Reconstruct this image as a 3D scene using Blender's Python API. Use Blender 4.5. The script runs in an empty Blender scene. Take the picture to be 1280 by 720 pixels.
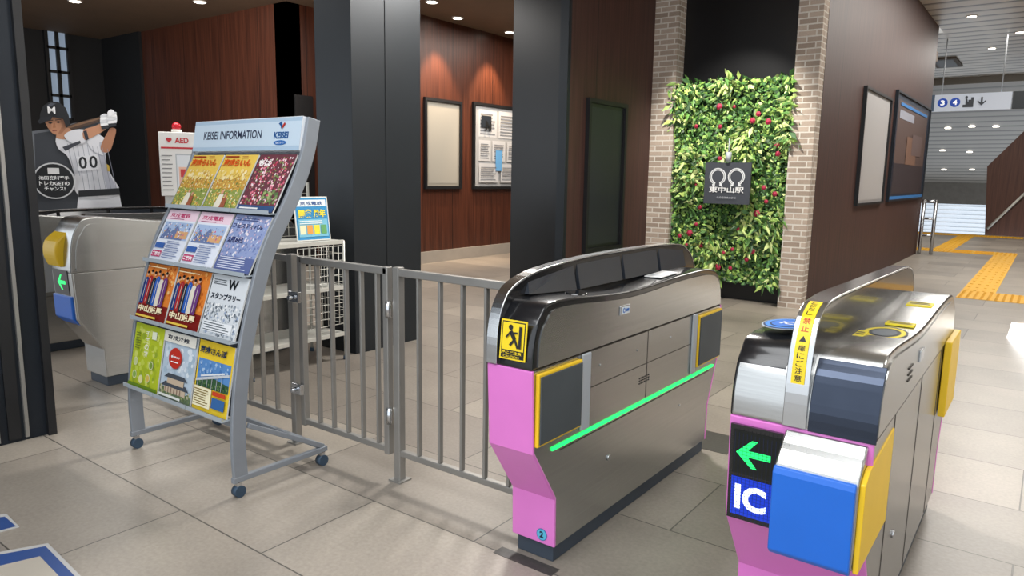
import bpy, bmesh, math, random
from mathutils import Vector, Matrix
random.seed(7)
S = bpy.context.scene
COL = S.collection
try:
    S.view_settings.view_transform = 'Standard'
except Exception: pass

# ---------------------------------------------------------------- camera
F = 900.0
RY = Vector((681, 129, -900)).normalized()
RX = Vector((1219, -160, 900)); RX = (RX - RX.dot(RY) * RY).normalized()
RZ = RX.cross(RY)
CP = Vector((0, 0, 1.5))
cam = bpy.data.cameras.new('camera'); co = bpy.data.objects.new('camera', cam); COL.objects.link(co)
R = Matrix((RX, RY, RZ))
co.matrix_world = Matrix.Translation(CP) @ R.to_4x4()
cam.sensor_width = 36; cam.lens = F / 1280 * 36; cam.clip_end = 200
S.camera = co
def ray(u, v):
    c = Vector(((u - 640) / F, -(v - 360) / F, -1)); return R @ c
def onX(u, v, X): d = ray(u, v); return CP + d * (X / d.x)
def onY(u, v, Y): d = ray(u, v); return CP + d * (Y / d.y)
def onZ(u, v, Z): d = ray(u, v); return CP + d * ((Z - 1.5) / d.z)

# ---------------------------------------------------------------- materials
def lin(c):
    if isinstance(c, str):
        c = c.lstrip('#'); c = [int(c[i:i + 2], 16) / 255 for i in (0, 2, 4)]
    return tuple(x / 12.92 if x <= .04045 else ((x + .055) / 1.055) ** 2.4 for x in c)
def mat(name, col, rough=.5, metal=0, emit=0, vary=.12, scale=6, stretch=(1, 1, 1), bump=0, coat=0, alpha=1, trans=0):
    m = bpy.data.materials.new(name); m.use_nodes = True; nt = m.node_tree; n = nt.nodes; b = n['Principled BSDF']
    c = lin(col)
    tc = n.new('ShaderNodeTexCoord'); mp = n.new('ShaderNodeMapping'); mp.inputs['Scale'].default_value = stretch
    no = n.new('ShaderNodeTexNoise'); no.inputs['Scale'].default_value = scale; no.inputs['Detail'].default_value = 4
    rp = n.new('ShaderNodeValToRGB')
    rp.color_ramp.elements[0].position = .3; rp.color_ramp.elements[1].position = .7
    rp.color_ramp.elements[0].color = tuple(x * (1 - vary) for x in c) + (1,)
    rp.color_ramp.elements[1].color = tuple(min(1, x * (1 + vary)) for x in c) + (1,)
    L = nt.links.new
    L(tc.outputs['Object'], mp.inputs[0]); L(mp.outputs[0], no.inputs[0]); L(no.outputs['Fac'], rp.inputs[0]); L(rp.outputs[0], b.inputs['Base Color'])
    b.inputs['Roughness'].default_value = rough; b.inputs['Metallic'].default_value = metal
    if coat: b.inputs['Coat Weight'].default_value = coat; b.inputs['Coat Roughness'].default_value = .05
    if emit:
        L(rp.outputs[0], b.inputs['Emission Color']); b.inputs['Emission Strength'].default_value = emit
    if bump:
        bp = n.new('ShaderNodeBump'); bp.inputs['Strength'].default_value = bump; bp.inputs['Distance'].default_value = .01
        L(no.outputs['Fac'], bp.inputs['Height']); L(bp.outputs[0], b.inputs['Normal'])
    return m
def printmat(name, rough=.45, emit=0):
    m = bpy.data.materials.new(name); m.use_nodes = True; nt = m.node_tree; n = nt.nodes; b = n['Principled BSDF']
    a = n.new('ShaderNodeAttribute'); a.attribute_name = 'Col'
    nt.links.new(a.outputs['Color'], b.inputs['Base Color']); b.inputs['Roughness'].default_value = rough
    if emit:
        nt.links.new(a.outputs['Color'], b.inputs['Emission Color']); b.inputs['Emission Strength'].default_value = emit
    return m
def woodmat(name, c1, c2, panel=1.0, rough=.4):
    m = bpy.data.materials.new(name); m.use_nodes = True; nt = m.node_tree; n = nt.nodes; b = n['Principled BSDF']; L = nt.links.new
    tc = n.new('ShaderNodeTexCoord'); sx = n.new('ShaderNodeSeparateXYZ'); L(tc.outputs['Object'], sx.inputs[0])
    ad = n.new('ShaderNodeMath'); ad.operation = 'ADD'; L(sx.outputs[0], ad.inputs[0]); L(sx.outputs[1], ad.inputs[1])
    cb = n.new('ShaderNodeCombineXYZ'); L(ad.outputs[0], cb.inputs[0]); L(sx.outputs[2], cb.inputs[2])
    mp = n.new('ShaderNodeMapping'); mp.inputs['Scale'].default_value = (22, 1, .8); L(cb.outputs[0], mp.inputs[0])
    no = n.new('ShaderNodeTexNoise'); no.inputs['Scale'].default_value = 1.2; no.inputs['Detail'].default_value = 6; L(mp.outputs[0], no.inputs[0])
    rp = n.new('ShaderNodeValToRGB'); rp.color_ramp.elements[0].position = .3; rp.color_ramp.elements[1].position = .72
    rp.color_ramp.elements[0].color = lin(c1) + (1,); rp.color_ramp.elements[1].color = lin(c2) + (1,); L(no.outputs['Fac'], rp.inputs[0])
    dv = n.new('ShaderNodeMath'); dv.operation = 'DIVIDE'; dv.inputs[1].default_value = panel; L(ad.outputs[0], dv.inputs[0])
    fr = n.new('ShaderNodeMath'); fr.operation = 'FRACT'; L(dv.outputs[0], fr.inputs[0])
    lt = n.new('ShaderNodeMath'); lt.operation = 'LESS_THAN'; lt.inputs[1].default_value = .012 / panel; L(fr.outputs[0], lt.inputs[0])
    mx = n.new('ShaderNodeMixRGB'); mx.inputs[2].default_value = (.004, .003, .003, 1); L(lt.outputs[0], mx.inputs[0]); L(rp.outputs[0], mx.inputs[1])
    L(mx.outputs[0], b.inputs['Base Color']); b.inputs['Roughness'].default_value = rough
    return m
def brickmat(name, c1, c2, mort, bw, rh, ms, rough=.8, offs=.5, loc=(0, 0, 0), vert=True, speck=.12, bump=.5, mix=0):
    m = bpy.data.materials.new(name); m.use_nodes = True; nt = m.node_tree; n = nt.nodes; b = n['Principled BSDF']; L = nt.links.new
    tc = n.new('ShaderNodeTexCoord'); src = tc.outputs['Object']
    if vert:
        sx = n.new('ShaderNodeSeparateXYZ'); L(src, sx.inputs[0]); ad = n.new('ShaderNodeMath'); ad.operation = 'ADD'
        L(sx.outputs[0], ad.inputs[0]); L(sx.outputs[1], ad.inputs[1]); cb = n.new('ShaderNodeCombineXYZ')
        L(ad.outputs[0], cb.inputs[0]); L(sx.outputs[2], cb.inputs[1]); src = cb.outputs[0]
    mp = n.new('ShaderNodeMapping'); mp.inputs['Location'].default_value = loc; L(src, mp.inputs[0])
    br = n.new('ShaderNodeTexBrick'); br.offset = offs; br.inputs['Scale'].default_value = 1
    br.inputs['Brick Width'].default_value = bw; br.inputs['Row Height'].default_value = rh; br.inputs['Mortar Size'].default_value = ms
    br.inputs['Color1'].default_value = lin(c1) + (1,); br.inputs['Color2'].default_value = lin(c2) + (1,); br.inputs['Mortar'].default_value = lin(mort) + (1,)
    br.inputs['Bias'].default_value = mix
    L(mp.outputs[0], br.inputs[0])
    no = n.new('ShaderNodeTexNoise'); no.inputs['Scale'].default_value = 60; no.inputs['Detail'].default_value = 5; L(tc.outputs['Object'], no.inputs[0])
    n2 = n.new('ShaderNodeTexNoise'); n2.inputs['Scale'].default_value = 2.5; n2.inputs['Detail'].default_value = 6; L(tc.outputs['Object'], n2.inputs[0])
    a = n.new('ShaderNodeMath'); a.operation = 'ADD'; L(no.outputs['Fac'], a.inputs[0]); L(n2.outputs['Fac'], a.inputs[1])
    mr = n.new('ShaderNodeMapRange'); mr.inputs['From Min'].default_value = .6; mr.inputs['From Max'].default_value = 1.4
    mr.inputs['To Min'].default_value = 1 - speck; mr.inputs['To Max'].default_value = 1 + speck; L(a.outputs[0], mr.inputs[0])
    mx = n.new('ShaderNodeMixRGB'); mx.blend_type = 'MULTIPLY'; mx.inputs[0].default_value = 1; L(br.outputs['Color'], mx.inputs[1]); L(mr.outputs[0], mx.inputs[2])
    L(mx.outputs[0], b.inputs['Base Color']); b.inputs['Roughness'].default_value = rough
    bp = n.new('ShaderNodeBump'); bp.invert = True; bp.inputs['Strength'].default_value = bump; bp.inputs['Distance'].default_value = .005
    L(br.outputs['Fac'], bp.inputs['Height']); L(bp.outputs[0], b.inputs['Normal'])
    return m
M = dict(
 steel=mat('brushed_steel', '#bfc0bf', .24, .97, vary=.05, scale=4, stretch=(1, .4, 45)),
 steel_lt=mat('bright_steel', '#d0d2d4', .2, 1, vary=.05),
 steel_dk=mat('dark_steel', '#3f4654', .2, .85, vary=.1),
 rail=mat('rail_steel', '#9c9a96', .38, .6, vary=.06),
 pink=mat('pink_paint', '#e27cce', .35, vary=.03, coat=.3),
 black=mat('black_gloss', '#17181b', .22, vary=.1, coat=.4),
 glass=mat('smoked_glass', '#30343b', .10, vary=.1, coat=1),
 reader=mat('reader_glass', '#08090b', .06, vary=.1, coat=1),
 blackm=mat('black_matte', '#131417', .5, vary=.15),
 seam=mat('seam_line', '#45403b', .5, .3, vary=.05),
 pillar=mat('charcoal_metal', '#1f2429', .42, .3, vary=.1, scale=2),
 jamb=mat('blue_grey_metal', '#20262e', .45, .4, vary=.08),
 yellow=mat('yellow_paint', '#f0c424', .4, vary=.03),
 blue=mat('blue_paint', '#1569d2', .35, vary=.03, coat=.2),
 pad=mat('grey_rubber', '#464c50', .6, vary=.06),
 plinth=mat('plinth_grey', '#3a4450', .5, vary=.1),
 grey=mat('grey_plastic', '#a9aeb4', .45, vary=.04),
 green=mat('green_light', '#18f060', .5, emit=2.2, vary=.02),
 rack=mat('rack_grey', '#8f959d', .42, .3, vary=.04),
 rackback=mat('rack_back', '#474d56', .5, vary=.05),
 clear=mat('acrylic_edge', '#aab3ba', .15, vary=.02),
 rubber=mat('rubber', '#33475a', .6),
 chrome=mat('chrome', '#c9ccd0', .2, 1),
 whitep=mat('white_plastic', '#d8d6d0', .45, vary=.03),
 wire=mat('white_wire', '#c9c8c0', .4, .2, vary=.03),
 red=mat('red_plastic', '#c01828', .3, vary=.05),
 wall_dk=mat('wall_black', '#141518', .6, vary=.1),
 glossblk=mat('wall_gloss_black', '#0c0c0e', .3, vary=.1),
 ceil=mat('ceiling_brown', '#77624f', .7, vary=.06, scale=2),
 base=mat('baseboard_grey', '#a8a29a', .5, vary=.05),
 pale=mat('pale_reflector', '#dedbd4', .7, vary=.03),
 lamp=mat('lamp_glow', '#fff6e6', .5, emit=7, vary=.01),
 sky=mat('window_glow', '#c9d2dc', .5, emit=.75, vary=.05),
 skyd=mat('window_dusk', '#8fa0b4', .5, emit=.5, vary=.15, scale=1),
 far=mat('far_grey', '#5d5852', .8, vary=.1),
 tact=mat('tactile_yellow', '#dca51e', .6, vary=.08),
 leafstem=mat('dark_backing', '#1a2c13', .9),
 flower=mat('flower_red', '#ac2646', .55, vary=.3, scale=20),
 pr=printmat('printed', .4), prg=printmat('printed_gloss', .2), scr=printmat('screen', .3, 1.3), leaf=printmat('leaf', .5), signlit=printmat('lit_sign', .4, .5),
 wood=woodmat('wall_wood', '#3a1c12', '#603524', 1.1), wood_shade=woodmat('wall_wood_shaded', '#321c17', '#4c2f28', 1.5, .55), woodl=woodmat('wall_wood_light', '#43271e', '#5c3a2d', 2.2, .6),  # second wood is a darker copy with shade put into its colours
 brick=brickmat('tan_brick', '#b5a495', '#928274', '#cdc6bc', .20, .066, .008, bump=.8),
 floor=brickmat('stone_tiles', '#a0978b', '#867e75', '#524e48', 1.2, .6, .0035, rough=.34, loc=(-.02, .25, 0), vert=False, speck=.20, bump=.25),
 strip=mat('dark_floor_strip', '#45423f', .35, vary=.2, scale=60),
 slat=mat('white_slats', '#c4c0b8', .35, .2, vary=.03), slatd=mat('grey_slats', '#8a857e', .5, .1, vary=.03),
)
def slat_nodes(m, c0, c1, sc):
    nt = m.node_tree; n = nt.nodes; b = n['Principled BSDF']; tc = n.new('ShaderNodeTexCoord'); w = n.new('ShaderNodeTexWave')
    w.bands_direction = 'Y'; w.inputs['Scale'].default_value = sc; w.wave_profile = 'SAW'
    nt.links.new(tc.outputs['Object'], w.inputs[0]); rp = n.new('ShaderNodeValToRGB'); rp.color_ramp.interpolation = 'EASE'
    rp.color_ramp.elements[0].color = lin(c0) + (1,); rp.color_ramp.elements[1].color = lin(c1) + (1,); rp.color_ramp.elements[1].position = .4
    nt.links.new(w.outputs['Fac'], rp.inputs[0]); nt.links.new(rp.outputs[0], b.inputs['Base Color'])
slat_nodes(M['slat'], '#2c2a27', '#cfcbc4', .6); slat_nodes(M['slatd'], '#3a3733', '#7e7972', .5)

# ---------------------------------------------------------------- mesh builder
class MB:
    def __init__(s): s.V = []; s.F = []; s.C = []; s.M = []; s.mats = []; s.S = []
    def mi(s, m):
        m = M[m] if isinstance(m, str) else m
        if m not in s.mats: s.mats.append(m)
        return s.mats.index(m)
    def add(s, vs, fs, m, col=(1, 1, 1), smooth=False):
        o = len(s.V); s.V += [Vector(v) for v in vs]; k = s.mi(m)
        for f in fs: s.F.append([i + o for i in f]); s.C.append(col); s.M.append(k); s.S.append(smooth)
        return s
    def box(s, x0, x1, y0, y1, z0, z1, m, col=(1, 1, 1)):
        v = [(x, y, z) for x in (x0, x1) for y in (y0, y1) for z in (z0, z1)]
        return s.add(v, [(0, 1, 3, 2), (4, 6, 7, 5), (0, 4, 5, 1), (2, 3, 7, 6), (0, 2, 6, 4), (1, 5, 7, 3)], m, col)
    def prism(s, P, x0, x1, m, smooth=False):      # P in (y,z), extruded along x
        n = len(P); v = [(x0, p[0], p[1]) for p in P] + [(x1, p[0], p[1]) for p in P]
        f = [list(range(n)), list(range(2 * n - 1, n - 1, -1))]
        s.add(v, f, m); o = len(s.V) - 2 * n; k = s.mi(m)
        for i in range(n):
            j = (i + 1) % n; s.F.append([o + i, o + n + i, o + n + j, o + j]); s.C.append((1, 1, 1)); s.M.append(k); s.S.append(smooth)
        return s
    def flat(s, P, z0, z1, m):                     # P in (x,y), extruded along z
        n = len(P); v = [(p[0], p[1], z0) for p in P] + [(p[0], p[1], z1) for p in P]
        f = [list(range(n)), list(range(2 * n - 1, n - 1, -1))] + [[i, (i + 1) % n, n + (i + 1) % n, n + i] for i in range(n)]
        return s.add(v, f, m)
    def wall(s, P, y0, y1, m):                     # P in (x,z), extruded along y
        n = len(P); v = [(p[0], y0, p[1]) for p in P] + [(p[0], y1, p[1]) for p in P]
        f = [list(range(n)), list(range(2 * n - 1, n - 1, -1))] + [[i, (i + 1) % n, n + (i + 1) % n, n + i] for i in range(n)]
        return s.add(v, f, m)
    def cyl(s, a, b, r, m, n=12, r2=None, smooth=True):
        a = Vector(a); b = Vector(b); r2 = r if r2 is None else r2; d = (b - a).normalized()
        t = d.orthogonal().normalized(); w = d.cross(t); v = []
        for i in range(n):
            q = 2 * math.pi * i / n; e = t * math.cos(q) + w * math.sin(q); v += [a + e * r, b + e * r2]
        s.add(v, [[2 * i, 2 * ((i + 1) % n), 2 * ((i + 1) % n) + 1, 2 * i + 1] for i in range(n)], m, smooth=smooth)
        o = len(s.V) - 2 * n; k = s.mi(m)
        for q in (0, 1): s.F.append([o + 2 * i + q for i in range(n)]); s.C.append((1, 1, 1)); s.M.append(k); s.S.append(False)
        return s
    def bar(s, a, b, w, h, m):                     # rectangular bar
        a = Vector(a); b = Vector(b); d = (b - a).normalized(); up = Vector((0, 0, 1))
        if abs(d.z) > .95: up = Vector((0, 1, 0))
        t = d.cross(up).normalized() * w / 2; q = t.cross(d).normalized() * h / 2
        v = [p + i * t + j * q for p in (a, b) for (i, j) in ((-1, -1), (1, -1), (1, 1), (-1, 1))]
        return s.add(v, [(3, 2, 1, 0), (4, 5, 6, 7), (0, 1, 5, 4), (1, 2, 6, 5), (2, 3, 7, 6), (3, 0, 4, 7)], m)
    def sphere(s, c, r, m, n=12, k=8, sc=(1, 1, 1)):
        c = Vector(c); v = []; f = []
        for j in range(k + 1):
            t = math.pi * j / k
            for i in range(n):
                p = 2 * math.pi * i / n; v.append(c + Vector((r * sc[0] * math.sin(t) * math.cos(p), r * sc[1] * math.sin(t) * math.sin(p), r * sc[2] * math.cos(t))))
        for j in range(k):
            for i in range(n): f.append([j * n + i, j * n + (i + 1) % n, (j + 1) * n + (i + 1) % n, (j + 1) * n + i])
        return s.add(v, f, m, smooth=True)
    def build(s, name, parent=None, bevel=0, origin=None, fixn=True, seg=2):
        me = bpy.data.meshes.new(name)
        off = Vector((0, 0, 0))
        if parent is not None:
            p = parent
            while p.parent: p = p.parent
            off = p.location.copy()
        elif origin == 'base':
            xs = [v.x for v in s.V]; ys = [v.y for v in s.V]; zs = [v.z for v in s.V]
            off = Vector(((min(xs) + max(xs)) / 2, (min(ys) + max(ys)) / 2, min(zs)))
        me.from_pydata([tuple(v - off) for v in s.V], [], s.F)
        for m in s.mats: me.materials.append(m)
        for p, k, sm in zip(me.polygons, s.M, s.S): p.material_index = k; p.use_smooth = sm
        ca = me.color_attributes.new('Col', 'FLOAT_COLOR', 'CORNER')
        for p, c in zip(me.polygons, s.C):
            for li in p.loop_indices: ca.data[li].color = (c[0], c[1], c[2], 1)
        if fixn:
            bm = bmesh.new(); bm.from_mesh(me); bmesh.ops.recalc_face_normals(bm, faces=bm.faces); bm.to_mesh(me); bm.free()
        me.update()
        o = bpy.data.objects.new(name, me); COL.objects.link(o)
        if parent is not None: o.parent = parent
        elif origin == 'base': o.location = off
        if bevel:
            b = o.modifiers.new('bevel', 'BEVEL'); b.width = bevel; b.segments = seg; b.limit_method = 'ANGLE'; b.angle_limit = math.radians(35)
        return o
def tag(o, label, cat, group=None, kind=None):
    o['label'] = label; o['category'] = cat
    if group: o['group'] = group
    if kind: o['kind'] = kind
    return o
def lab(o, l): o['label'] = l; return o
def empty(name, loc, label, cat, group=None):
    o = bpy.data.objects.new(name, None); COL.objects.link(o); o.location = Vector(loc); o.empty_display_size = .1
    return tag(o, label, cat, group)
def struct(mb, name, **k):
    o = mb.build(name, **k); o['kind'] = 'structure'; return o
def copytree(o, parent=None):
    c = o.copy(); COL.objects.link(c)
    if parent is not None: c.parent = parent
    for ch in list(o.children): copytree(ch, c)
    return c
GC = {}
def glyph(t, bold=0):
    k = (t, bold)
    if k in GC: return GC[k]
    cu = bpy.data.curves.new('t', 'FONT'); cu.body = t; cu.size = 1; cu.offset = bold * .01; cu.resolution_u = 3
    ob = bpy.data.objects.new('t', cu); COL.objects.link(ob)
    dg = bpy.context.evaluated_depsgraph_get(); dg.update()
    me = bpy.data.meshes.new_from_object(ob.evaluated_get(dg))
    vs = [(v.co.x, v.co.y) for v in me.vertices]; fs = [list(p.vertices) for p in me.polygons]
    bpy.data.objects.remove(ob); bpy.data.meshes.remove(me); bpy.data.curves.remove(cu)
    if not vs: GC[k] = None; return None
    x0 = min(v[0] for v in vs); x1 = max(v[0] for v in vs); y0 = min(v[1] for v in vs); y1 = max(v[1] for v in vs)
    GC[k] = (vs, fs, x0, y0, max(x1 - x0, 1e-4), max(y1 - y0, 1e-4)); return GC[k]
class Sheet(MB):
    def __init__(s, O, ex, ey, m='pr', eps=.0007):
        super().__init__(); s.O = Vector(O); s.ex = Vector(ex).normalized(); s.ey = Vector(ey).normalized(); s.n = s.ex.cross(s.ey).normalized(); s.m = m; s.k = 0; s.eps = eps
    def P(s, x, y, k=None): return s.O + s.ex * x + s.ey * y + s.n * (s.eps * (s.k if k is None else k))
    def slab(s, w, h, th, col, m=None, x=0, y=0):
        v = [s.O + s.ex * a + s.ey * b + s.n * c for a in (x, x + w) for b in (y, y + h) for c in (-th, 0)]
        s.add(v, [(0, 1, 3, 2), (4, 6, 7, 5), (0, 4, 5, 1), (2, 3, 7, 6), (0, 2, 6, 4), (1, 5, 7, 3)], m or s.m, lin(col)); s.k = 1
    def poly(s, pts, col): s.add([s.P(*p) for p in pts], [list(range(len(pts)))], s.m, lin(col)); s.k += 1
    def rect(s, x, y, w, h, col): s.poly([(x, y), (x + w, y), (x + w, y + h), (x, y + h)], col)
    def disc(s, x, y, r, col, n=24, ry=None): s.poly([(x + r * math.cos(2 * math.pi * i / n), y + (ry or r) * math.sin(2 * math.pi * i / n)) for i in range(n)], col)
    def ring(s, x, y, r0, r1, col, a0=0, a1=360, n=24, q=1):
        v = []
        for i in range(n + 1):
            a = math.radians(a0 + (a1 - a0) * i / n); v += [s.P(x + r0 * math.cos(a), y + q * r0 * math.sin(a)), s.P(x + r1 * math.cos(a), y + q * r1 * math.sin(a))]
        s.add(v, [(2 * i, 2 * i + 1, 2 * i + 3, 2 * i + 2) for i in range(n)], s.m, lin(col)); s.k += 1
    def line(s, x0, y0, x1, y1, w, col):
        d = Vector((x1 - x0, y1 - y0)); q = Vector((-d.y, d.x)).normalized() * w / 2
        s.poly([(x0 + q.x, y0 + q.y), (x1 + q.x, y1 + q.y), (x1 - q.x, y1 - q.y), (x0 - q.x, y0 - q.y)], col)
    def text(s, t, x, y, w, h, col, bold=0, rot=0):
        g = glyph(t, bold)
        if not g: return
        vs, fs, gx, gy, gw, gh = g; out = []
        for a, b in vs:
            p = (a - gx) / gw; q = (b - gy) / gh
            if rot == 90: p, q = 1 - q, p
            out.append(s.P(x + p * w, y + q * h))
        s.add(out, fs, s.m, lin(col)); s.k += 1
    def vtext(s, t, x, y, w, h, col, bold=2):
        n = len(t)
        for i, c in enumerate(t): s.text(c, x, y + h * (n - 1 - i) / n, w, h / n * .86, col, bold); s.k -= 1
        s.k += 1
    def arrow(s, x, y, r, d, col):
        a = math.radians(d); c, q = math.cos(a), math.sin(a)
        T = lambda p: (x + p[0] * c - p[1] * q, y + p[0] * q + p[1] * c)
        s.poly([T((r, 0)), T((.1 * r, .85 * r)), T((-.25 * r, .85 * r)), T((.3 * r, .2 * r)), T((-r, .2 * r)), T((-r, -.2 * r)), T((.3 * r, -.2 * r)), T((-.25 * r, -.85 * r)), T((.1 * r, -.85 * r))], col)
EX, EY, EZ = Vector((1, 0, 0)), Vector((0, 1, 0)), Vector((0, 0, 1))
def spline(P, n=5):
    out = []; Q = [P[0]] + list(P) + [P[-1]]
    for i in range(1, len(Q) - 2):
        p0, p1, p2, p3 = [Vector(q) for q in Q[i - 1:i + 3]]
        for j in range(n):
            t = j / n; out.append(tuple(.5 * ((2 * p1) + (p2 - p0) * t + (2 * p0 - 5 * p1 + 4 * p2 - p3) * t * t + (3 * p1 - p0 - 3 * p2 + p3) * t ** 3)))
    out.append(tuple(P[-1])); return out
def offs(P, d):
    out = []
    for i, p in enumerate(P):
        a = Vector(P[max(0, i - 1)]); b = Vector(P[min(len(P) - 1, i + 1)]); t = (b - a).normalized()
        out.append((p[0] - t.y * d, p[1] + t.x * d))
    return out
def ribbon(mb, P, d, x0, x1, m):
    Q = offs(P, d); n = len(P)
    v = [(x, p[0], p[1]) for p, q in zip(P, Q) for x in (x0, x1)] + [(x, q[0], q[1]) for q in Q for x in (x0, x1)]
    f = []
    for i in range(n - 1):
        a, b, c, e = 2 * i, 2 * i + 1, 2 * i + 3, 2 * i + 2; o = 2 * n
        f += [(a, b, c, e), (a + o, e + o, c + o, b + o), (a, e, e + o, a + o), (b, b + o, c + o, c)]
    f += [(0, 2 * n, 2 * n + 1, 1), (2 * n - 2, 2 * n - 1, 4 * n - 1, 4 * n - 2)]
    mb.add(v, f, m); return mb

# ================================================================ SETTING
struct(MB().box(-16.5, 7, -4, 25.5, -.2, 0, 'floor'), 'floor')
struct(MB().box(-1.66, -1.38, 2.13, 2.19, 0, .0015, 'strip').box(-1.60, -1.30, 3.75, 4.05, 0, .0015, 'strip'), 'floor_strip')  # thin dark strips on the floor at the pink gate's two ends
mb = MB(); mb.box(-16.5, -2.32, -1.5, 18.2, 4.05, 4.25, 'ceil'); struct(mb, 'ceiling')
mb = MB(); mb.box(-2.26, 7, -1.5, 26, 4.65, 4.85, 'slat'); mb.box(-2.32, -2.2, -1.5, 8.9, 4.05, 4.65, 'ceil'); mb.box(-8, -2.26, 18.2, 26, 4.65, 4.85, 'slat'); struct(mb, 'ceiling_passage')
mb = MB(); mb.box(-4.95, -4.46, -1.5, 1.6, 0, 4.05, 'jamb'); struct(mb, 'wall_left')
mb = MB()
for y in (1.32, 1.46): mb.box(-4.462, -4.44, y, y + .018, 0.02, 4.0, 'rail')
mb.box(-4.462, -4.43, 1.57, 1.612, 0, 4.0, 'blackm'); mb.box(-4.462, -4.445, 1.38, 1.44, .02, 4.0, 'blackm')
struct(mb, 'trim_2')
mb = MB(); mb.box(-5.0, -4.555, 3.94, 4.72, 0, 4.05, 'pillar'); mb.box(-4.556, -4.55, 4.30, 4.305, 0, 4.05, 'blackm'); struct(mb, 'wall_pillar_left', bevel=.004)
mb = MB(); mb.box(-5.03, -4.40, 6.7, 6.75, 0, 4.05, 'glossblk'); mb.box(-4.40, -4.295, 6.69, 6.75, 0, 4.05, 'pillar'); struct(mb, 'wall_pillar_middle')
mb = MB(); mb.box(-5.03, -4.3, 6.75, 9.3, 0, 4.05, 'wood_shade'); struct(mb, 'wall_middle')
mb = MB(); mb.box(-4.3, -2.27, 8.94, 9.3, 0, 4.6, 'glossblk'); struct(mb, 'wall_center')
mb = MB(); mb.box(-2.31, -2.26, 8.95, 17.5, 0, 4.65, 'wood_shade'); struct(mb, 'wall_passage')
struct(MB().box(-4.3, -3.98, 8.72, 8.94, 0, 4.05, 'brick'), 'wall_brick_left')
struct(MB().box(-2.53, -2.262, 8.72, 8.94, 0, 4.05, 'brick'), 'wall_brick_right')
mb = MB(); mb.box(-8.8, -8.5, 7.9, 18.2, 0, 4.05, 'wood'); struct(mb, 'wall_back')
struct(MB().box(-8.5, -8.47, 7.9, 18.2, 0, .2, 'base'), 'baseboard_back')
mb = MB(); mb.box(-9.9, -9.6, 7.05, 8.2, 0, 4.05, 'wood'); mb.box(-9.6, -8.8, 8.1, 8.3, 0, 4.05, 'wood'); struct(mb, 'wall_back_corner')
mb = MB(); mb.box(-14.0, -9.6, 7.05, 7.3, 0, 4.05, 'wood'); mb.box(-15.5, -14.0, 7.0, 7.3, 0, 4.05, 'wall_dk'); struct(mb, 'wall_back_left')
mb = MB(); mb.box(-15.8, -15.5, 0, 7.3, 0, 4.05, 'wall_dk'); struct(mb, 'wall_far_left')
struct(MB().box(-9, -4, 18.2, 18.4, 0, 4.05, 'wall_dk'), 'wall_far')
struct(MB().box(7, 7.2, -1.5, 26, 0, 4.65, 'pale'), 'wall_right_reflector')  # unseen wall, added pale for the steel gate sides to reflect
p = onX(367, 118, -9.6); q = onX(393, 250, -9.6)
struct(MB().box(-9.6, -9.57, p.y, q.y, 0, p.z, 'blackm'), 'door_1')
a = onX(54, 28, -15.5); b = onX(90, 150, -15.5)
mb = MB(); mb.box(-15.5, -15.47, a.y, b.y, b.z, a.z, 'skyd')
for y in (a.y, (a.y + b.y) / 2, b.y): mb.box(-15.5, -15.42, y - .03, y + .03, b.z, a.z, 'blackm')
for i in range(5):
    z = b.z + (a.z - b.z) * i / 4; mb.box(-15.5, -15.42, a.y, b.y, z - .025, z + .025, 'blackm')
struct(mb, 'window_1')
cut = [onY(u, v, 26) for u, v in ((1231, 292), (1234, 208), (1282, 162))]
mb = MB(); mb.wall([(cut[0].x, -.2)] + [(p.x, p.z) for p in cut] + [(7, cut[-1].z + 4.0), (7, -.2)], 26, 26.2, 'woodl'); struct(mb, 'wall_passage_right')
struct(MB().box(-8.2, -8, 18.2, 42, -5, 4.65, 'far'), 'wall_passage_end')
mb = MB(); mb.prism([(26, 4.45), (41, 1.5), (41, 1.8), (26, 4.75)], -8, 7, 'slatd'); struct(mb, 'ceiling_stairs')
mb = MB(); mb.box(-8, 7, 41, 41.1, -5, .55, 'sky'); mb.box(-8, 7, 40.9, 41.1, .5, 1.8, 'far')
for i in range(14): mb.box(-8, 7, 40.96, 41, -2.2 + i * .2, -2.19 + i * .2, 'rail')
struct(mb, 'window_2')
mb = MB()
for i in range(24): mb.box(-8, cut[0].x, 25.5 + i * .3, 25.8 + i * .3, -.17 * (i + 1) - .2, -.17 * (i + 1), 'far')
struct(mb, 'floor_stairs')

# ================================================================ TICKET GATES
N = [(2.205, .07), (2.20, .27), (2.045, .50), (2.03, .814)]
FR = [(3.85, .814), (3.835, .5), (3.735, .27), (3.73, .07)]
CON = spline([(2.03, .814), (2.04, .92), (2.085, 1.01), (2.2, 1.052), (2.75, 1.02), (3.3, 1.035), (3.65, 1.03), (3.8, .97), (3.85, .814)], 5)
SIDE = spline([(2.065, .822), (2.075, .92), (2.115, .985), (2.22, 1.025), (2.75, .992), (3.3, 1.008), (3.65, 1.0), (3.79, .945), (3.83, .822)], 5)
FIN = spline([(2.028, .818), (2.034, .94), (2.066, 1.035), (2.14, 1.10), (2.35, 1.142), (2.8, 1.162), (3.5, 1.158), (3.7, 1.12), (3.81, 1.02), (3.852, .818)], 5)
FIN3 = spline([(2.028, .818), (2.033, .94), (2.052, 1.05), (2.11, 1.13), (2.26, 1.155), (2.7, 1.148), (3.2, 1.138), (3.6, 1.125), (3.76, 1.08), (3.83, .98), (3.852, .818)], 5)
def sh(P, dz): return [(p[0], .814 + (p[1] - .814) * (1 + dz / .22)) for p in P]
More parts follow.
